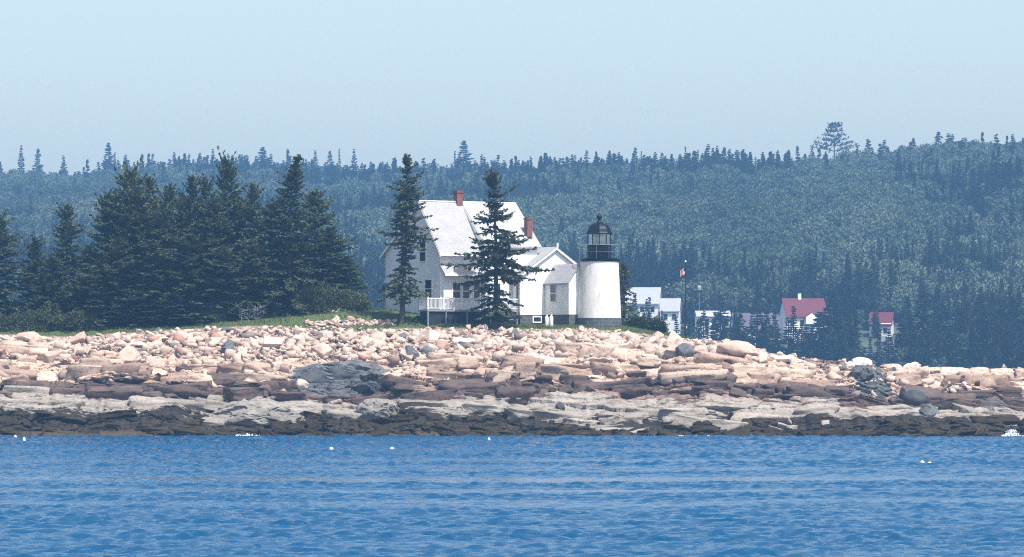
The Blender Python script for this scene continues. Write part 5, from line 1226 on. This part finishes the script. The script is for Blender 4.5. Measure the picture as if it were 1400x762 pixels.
far_house(856, 904, 414, 393, 436, 960, M['far_grey_roof'], 'far white house with large light grey roof right of the lighthouse', -6, 9, 3)
far_house(903, 931, 424, 408, 436, 957, M['far_grey_roof'], 'low far white wing with light grey roof beside the bigger grey roof', -6, 6, 2)
far_house(950, 998, 431, 425, 440, 950, M['far_grey_roof'], 'long low white far building between the flagpole and the mauve roof', 4, 5, 5)
far_house(1000, 1064, 450, 428, 462, 945, M['mauve_roof'], 'far house with a dull mauve grey roof among the spruces', 6, 9, 3)
far_house(1068, 1127, 432, 408, 452, 950, M['red_roof'], 'far white house with wide red roof and small white porch gable', 8, 9, 4, 0.08, -0.08)
far_house(1189, 1222, 443, 427, 456, 960, M['red_roof'], 'small far white house with red roof half hidden by spruces', -10, 7, 2)
# utility pole and pale boat shed hints
for k, (px, top, lab) in enumerate(((956, 392, 'tall thin pole with white lamp head among the far trees'), (1006, 398, 'thin bare far pole right of the one with the lamp'))):
    y_ = 965; x_ = (px - 700) * y_ / F; zb = float(land(np.array([x_]), np.array([y_]))[0]) - 0.3; zt = CH + (HOR - top) * y_ / F
    p_ = empty('utility_pole', (x_, y_, zb)); MB().tube((0, 0, 0), (0, 0, zt - zb), 0.16, 0.1, 7).build('pole', M['bark_far'], p_)
    MB().box((-0.9, -0.07, zt - zb - 0.7), (0.9, 0.07, zt - zb - 0.5)).build('crossarm', M['bark_far'], p_)
    if k == 0: MB().lathe([(0.15, zt - zb - 0.9), (0.42, zt - zb - 0.75), (0.5, zt - zb - 0.2), (0.3, zt - zb + 0.25)], 10).build('transformer', M['far_grey_roof'], p_)
    tag(p_, lab, 'utility pole')
def boat(px, row, y_, L_, label):
    x_ = (px - 700) * y_ / F; z_ = CH + (HOR - row) * y_ / F
    b = empty('boat', (x_, y_, z_), R(4)); tag(b, label, 'boat'); m = MB(); n = 9; ring = []
    for i in range(n):
        u = i / (n - 1); hw = 0.9 * (1 - max(0, (u - 0.55) / 0.45) ** 2) + 0.02; sh = 0.9 + 0.45 * u ** 2
        m.v += [(-L_ / 2 + L_ * u, -hw, sh), (-L_ / 2 + L_ * u, -hw * 0.6, 0.0), (-L_ / 2 + L_ * u, hw * 0.6, 0.0), (-L_ / 2 + L_ * u, hw, sh)]
    for i in range(n - 1):
        for j in range(3): m.face((i * 4 + j, i * 4 + j + 1, i * 4 + 5 + j, i * 4 + 4 + j))
        m.face((i * 4 + 3, i * 4, i * 4 + 4, i * 4 + 7))
    m.face((0, 1, 2, 3)); m.build('hull', M['deckwood'], b)
    MB().prism([(-0.2 * L_, 0.9), (0.15 * L_, 0.95), (0.08 * L_, 2.1), (-0.2 * L_, 2.1)], 'y', -0.6, 0.6).build('cabin', M['deckwood'], b)
boat(1209, 474, 888, 4.0, 'small pale boat hauled out on the far shore below the small red roof')

# ------------------------------------------------------------------ water, buoys, foam
def wave_h(x, y):
    h = 0
    rg_ = np.random.default_rng(21); K = 54
    for k in range(K):
        lam = 0.5 * (6 ** (k / (K - 1))); th = rg_.normal(0.15, 0.5); kx, ky = math.sin(th) * 2 * math.pi / lam, math.cos(th) * 2 * math.pi / lam
        a = 0.0080 * lam ** 0.08 * rg_.uniform(0.6, 1.3); ph = rg_.uniform(0, 6.28)
        w_ = vnoise(x / (3.5 * lam) + k, y / (5 * lam), k + 60)
        h = h + a * (0.7 + 1.6 * np.clip(w_ + 0.2, 0, 1)) * np.sin(kx * x + ky * y + ph + 2.5 * w_)
    return h * gustiness(x, y)
def gustiness(x, y):
    wob = 17 * fbm(x / 34, y / 60, 14, 4)
    slick = 0
    for (yc, wd_, am_) in ((178, 4.2, 1.0), (196, 2.0, 0.8), (216, 3.0, 0.8), (158, 1.6, 0.5)):
        slick = slick + am_ * np.exp(-((y + wob * yc / 200 - yc) / wd_) ** 2) * np.clip(0.8 + 1.6 * fbm(x / 26 + yc, y / 30, 15, 3), 0, 1)
    return np.clip(1.0 + 1.2 * fbm(x / 45, y / 12, 8, 4), 0.42, 1.35) * (1 - np.clip(slick, 0, 0.60)) * (1 + 0.12 * sstep(185, 150, y)) * (1 + 0.3 * sstep(280, 350, y))
wus = np.linspace(-1, 1, 720); wys = [-40.0, 40, 80, 100]; yy = 106.0
while yy < 374: wys.append(yy); yy += 0.20 + (yy - 106) * 0.0009
wys = np.array(wys + [380, 420, 600, 900, 1500, 2200])
half = np.maximum(30, 0.119 * wys + 14)
WX = np.hstack([np.full((len(wys), 1), -1200.0), half[:, None] * wus[None, :], np.full((len(wys), 1), 1200.0)]); WY = np.tile(wys[:, None], (1, WX.shape[1]))
fade = sstep(1.0, 0.9, np.abs(WX) / half[:, None]) * sstep(100, 110, WY) * sstep(376, 372, WY)
WZ = wave_h(WX, WY) * fade; GU = gustiness(WX, WY)
n1, n2 = WX.shape; ii, jj = np.meshgrid(np.arange(n1 - 1), np.arange(n2 - 1), indexing='ij'); q = np.stack([ii * n2 + jj, ii * n2 + jj + 1, (ii + 1) * n2 + jj + 1, (ii + 1) * n2 + jj], -1).reshape(-1, 4)
t = NT('sea_water'); v = t.pos((0.6, 1.0, 1.0))
n1_ = t.noise(4.2, 6, 0.68, v, dist=0.4); n2_ = t.noise(1.3, 3, 0.6, v)
big = t.attr('chop')
bmp = t.n('ShaderNodeBump'); t.l(t.rng(big, 0.3, 1.2, 0.3, 1.0), bmp.inputs['Strength']); bmp.inputs['Distance'].default_value = 0.10
t.l(t.math('ADD', n1_, t.math('MULTIPLY', n2_, 1.0)), bmp.inputs['Height'])
b_ = t.bsdf((0.001, 0.056, 0.138), 0.08, bmp.outputs['Normal'], 0, 0.42, 1.333); M['water'] = t.m
wat = link('water', arr_mesh('water', np.stack([WX, WY, WZ], -1).reshape(-1, 3), q, M['water'], smooth=True)); tag(wat, kind='structure')
at = wat.data.attributes.new('chop', 'FLOAT', 'POINT'); at.data.foreach_set('value', GU.astype(np.float32).ravel())
bl = ['white buoy near the left edge close to the rocks', 'tiny white buoy left of the other one at the left edge', 'white buoy left of its neighbour below the grey outcrops', 'white buoy right of its neighbour below the slim spruce', 'small white buoy close to shore below the sparse spruce', 'white buoy left of its neighbour at lower right', 'white buoy right of its neighbour at lower right']
for k, (px, row, w, h_) in enumerate(((33, 604, 4, 6), (21, 598.5, 5, 3), (453, 615, 6, 3.5), (536, 615, 6, 3.5), (668.5, 602.5, 4, 4), (1261, 634, 6, 4), (1271, 634.5, 6, 3))):
    y_ = CH * F / (row - HOR); x_ = (px - 700) * y_ / F; s_ = y_ / F; b = empty('buoy', (x_, y_, 0.0)); r_ = max(w * s_ * 0.5, 0.1); hh = h_ * s_
    MB().lathe([(0.02, -0.1), (r_ * 0.8, -0.06), (r_, hh * 0.3), (r_ * 0.92, hh * 0.62), (r_ * 0.5, hh * 0.9), (0.03, hh)], 16).build('float', M['buoy'], b, True)
    MB().tube((0, 0, hh - 0.02), (0.05, 0, hh + 0.12), 0.018, 0.018, 6).build('spindle', M['rail_dark'], b)
    tag(b, bl[k], 'buoy', 'white buoys floating off the rocks')
# surf where the swell meets the rock
rg = np.random.default_rng(9); fv = []
def foam_at(px, rowc, wpx, hz_, n):
    for k in range(n):
        u = rg.normal(0, 0.4); p, i, j = surf(px + u * wpx, 598); hgt_ = max(0.0, rg.normal(0, 1)) * hz_ * math.exp(-u * u * 3)
        c_ = np.array([p.x, yW[j] - 0.15 - abs(rg.normal(0, 0.25)), 0.06 + hgt_]); s_ = rg.uniform(0.04, 0.10); d1 = norm(rg.normal(size=(1, 3)))[0]; d2 = norm(np.cross(d1, rg.normal(size=3))[None])[0]
        fv.extend([c_ - d1 * s_, c_ + d2 * s_, c_ + d1 * s_, c_ - d2 * s_])
foam_at(1356, 590, 14, 0.28, 420); foam_at(350, 597, 22, 0.10, 90); foam_at(12, 597, 14, 0.05, 40); foam_at(930, 602, 60, 0.02, 60)
fo = link('foam', arr_mesh('foam', np.array(fv), np.arange(len(fv)).reshape(-1, 4), M['foam'])); tag(fo, 'white surf breaking on the weedy rocks at the waterline', 'foam', kind='stuff')

# ------------------------------------------------------------------ haze
hb = MB().box((-1300, -80, -2.6), (1300, 2260, 118)).build('haze', [])
t = NT('sea_haze'); pv = t.n('ShaderNodeVolumePrincipled'); pv.inputs['Color'].default_value = (0.25, 0.56, 1.0, 1); pv.inputs['Density'].default_value = 0.00025; pv.inputs['Anisotropy'].default_value = 0.0
t.l(pv.outputs[0], t.out.inputs['Volume']); hb.data.materials.append(t.m); tag(hb, 'thin blue sea haze over the whole view', 'haze', kind='stuff')
hb.visible_shadow = True
for mm in ('skin',): bpy.data.materials.remove(M[mm])
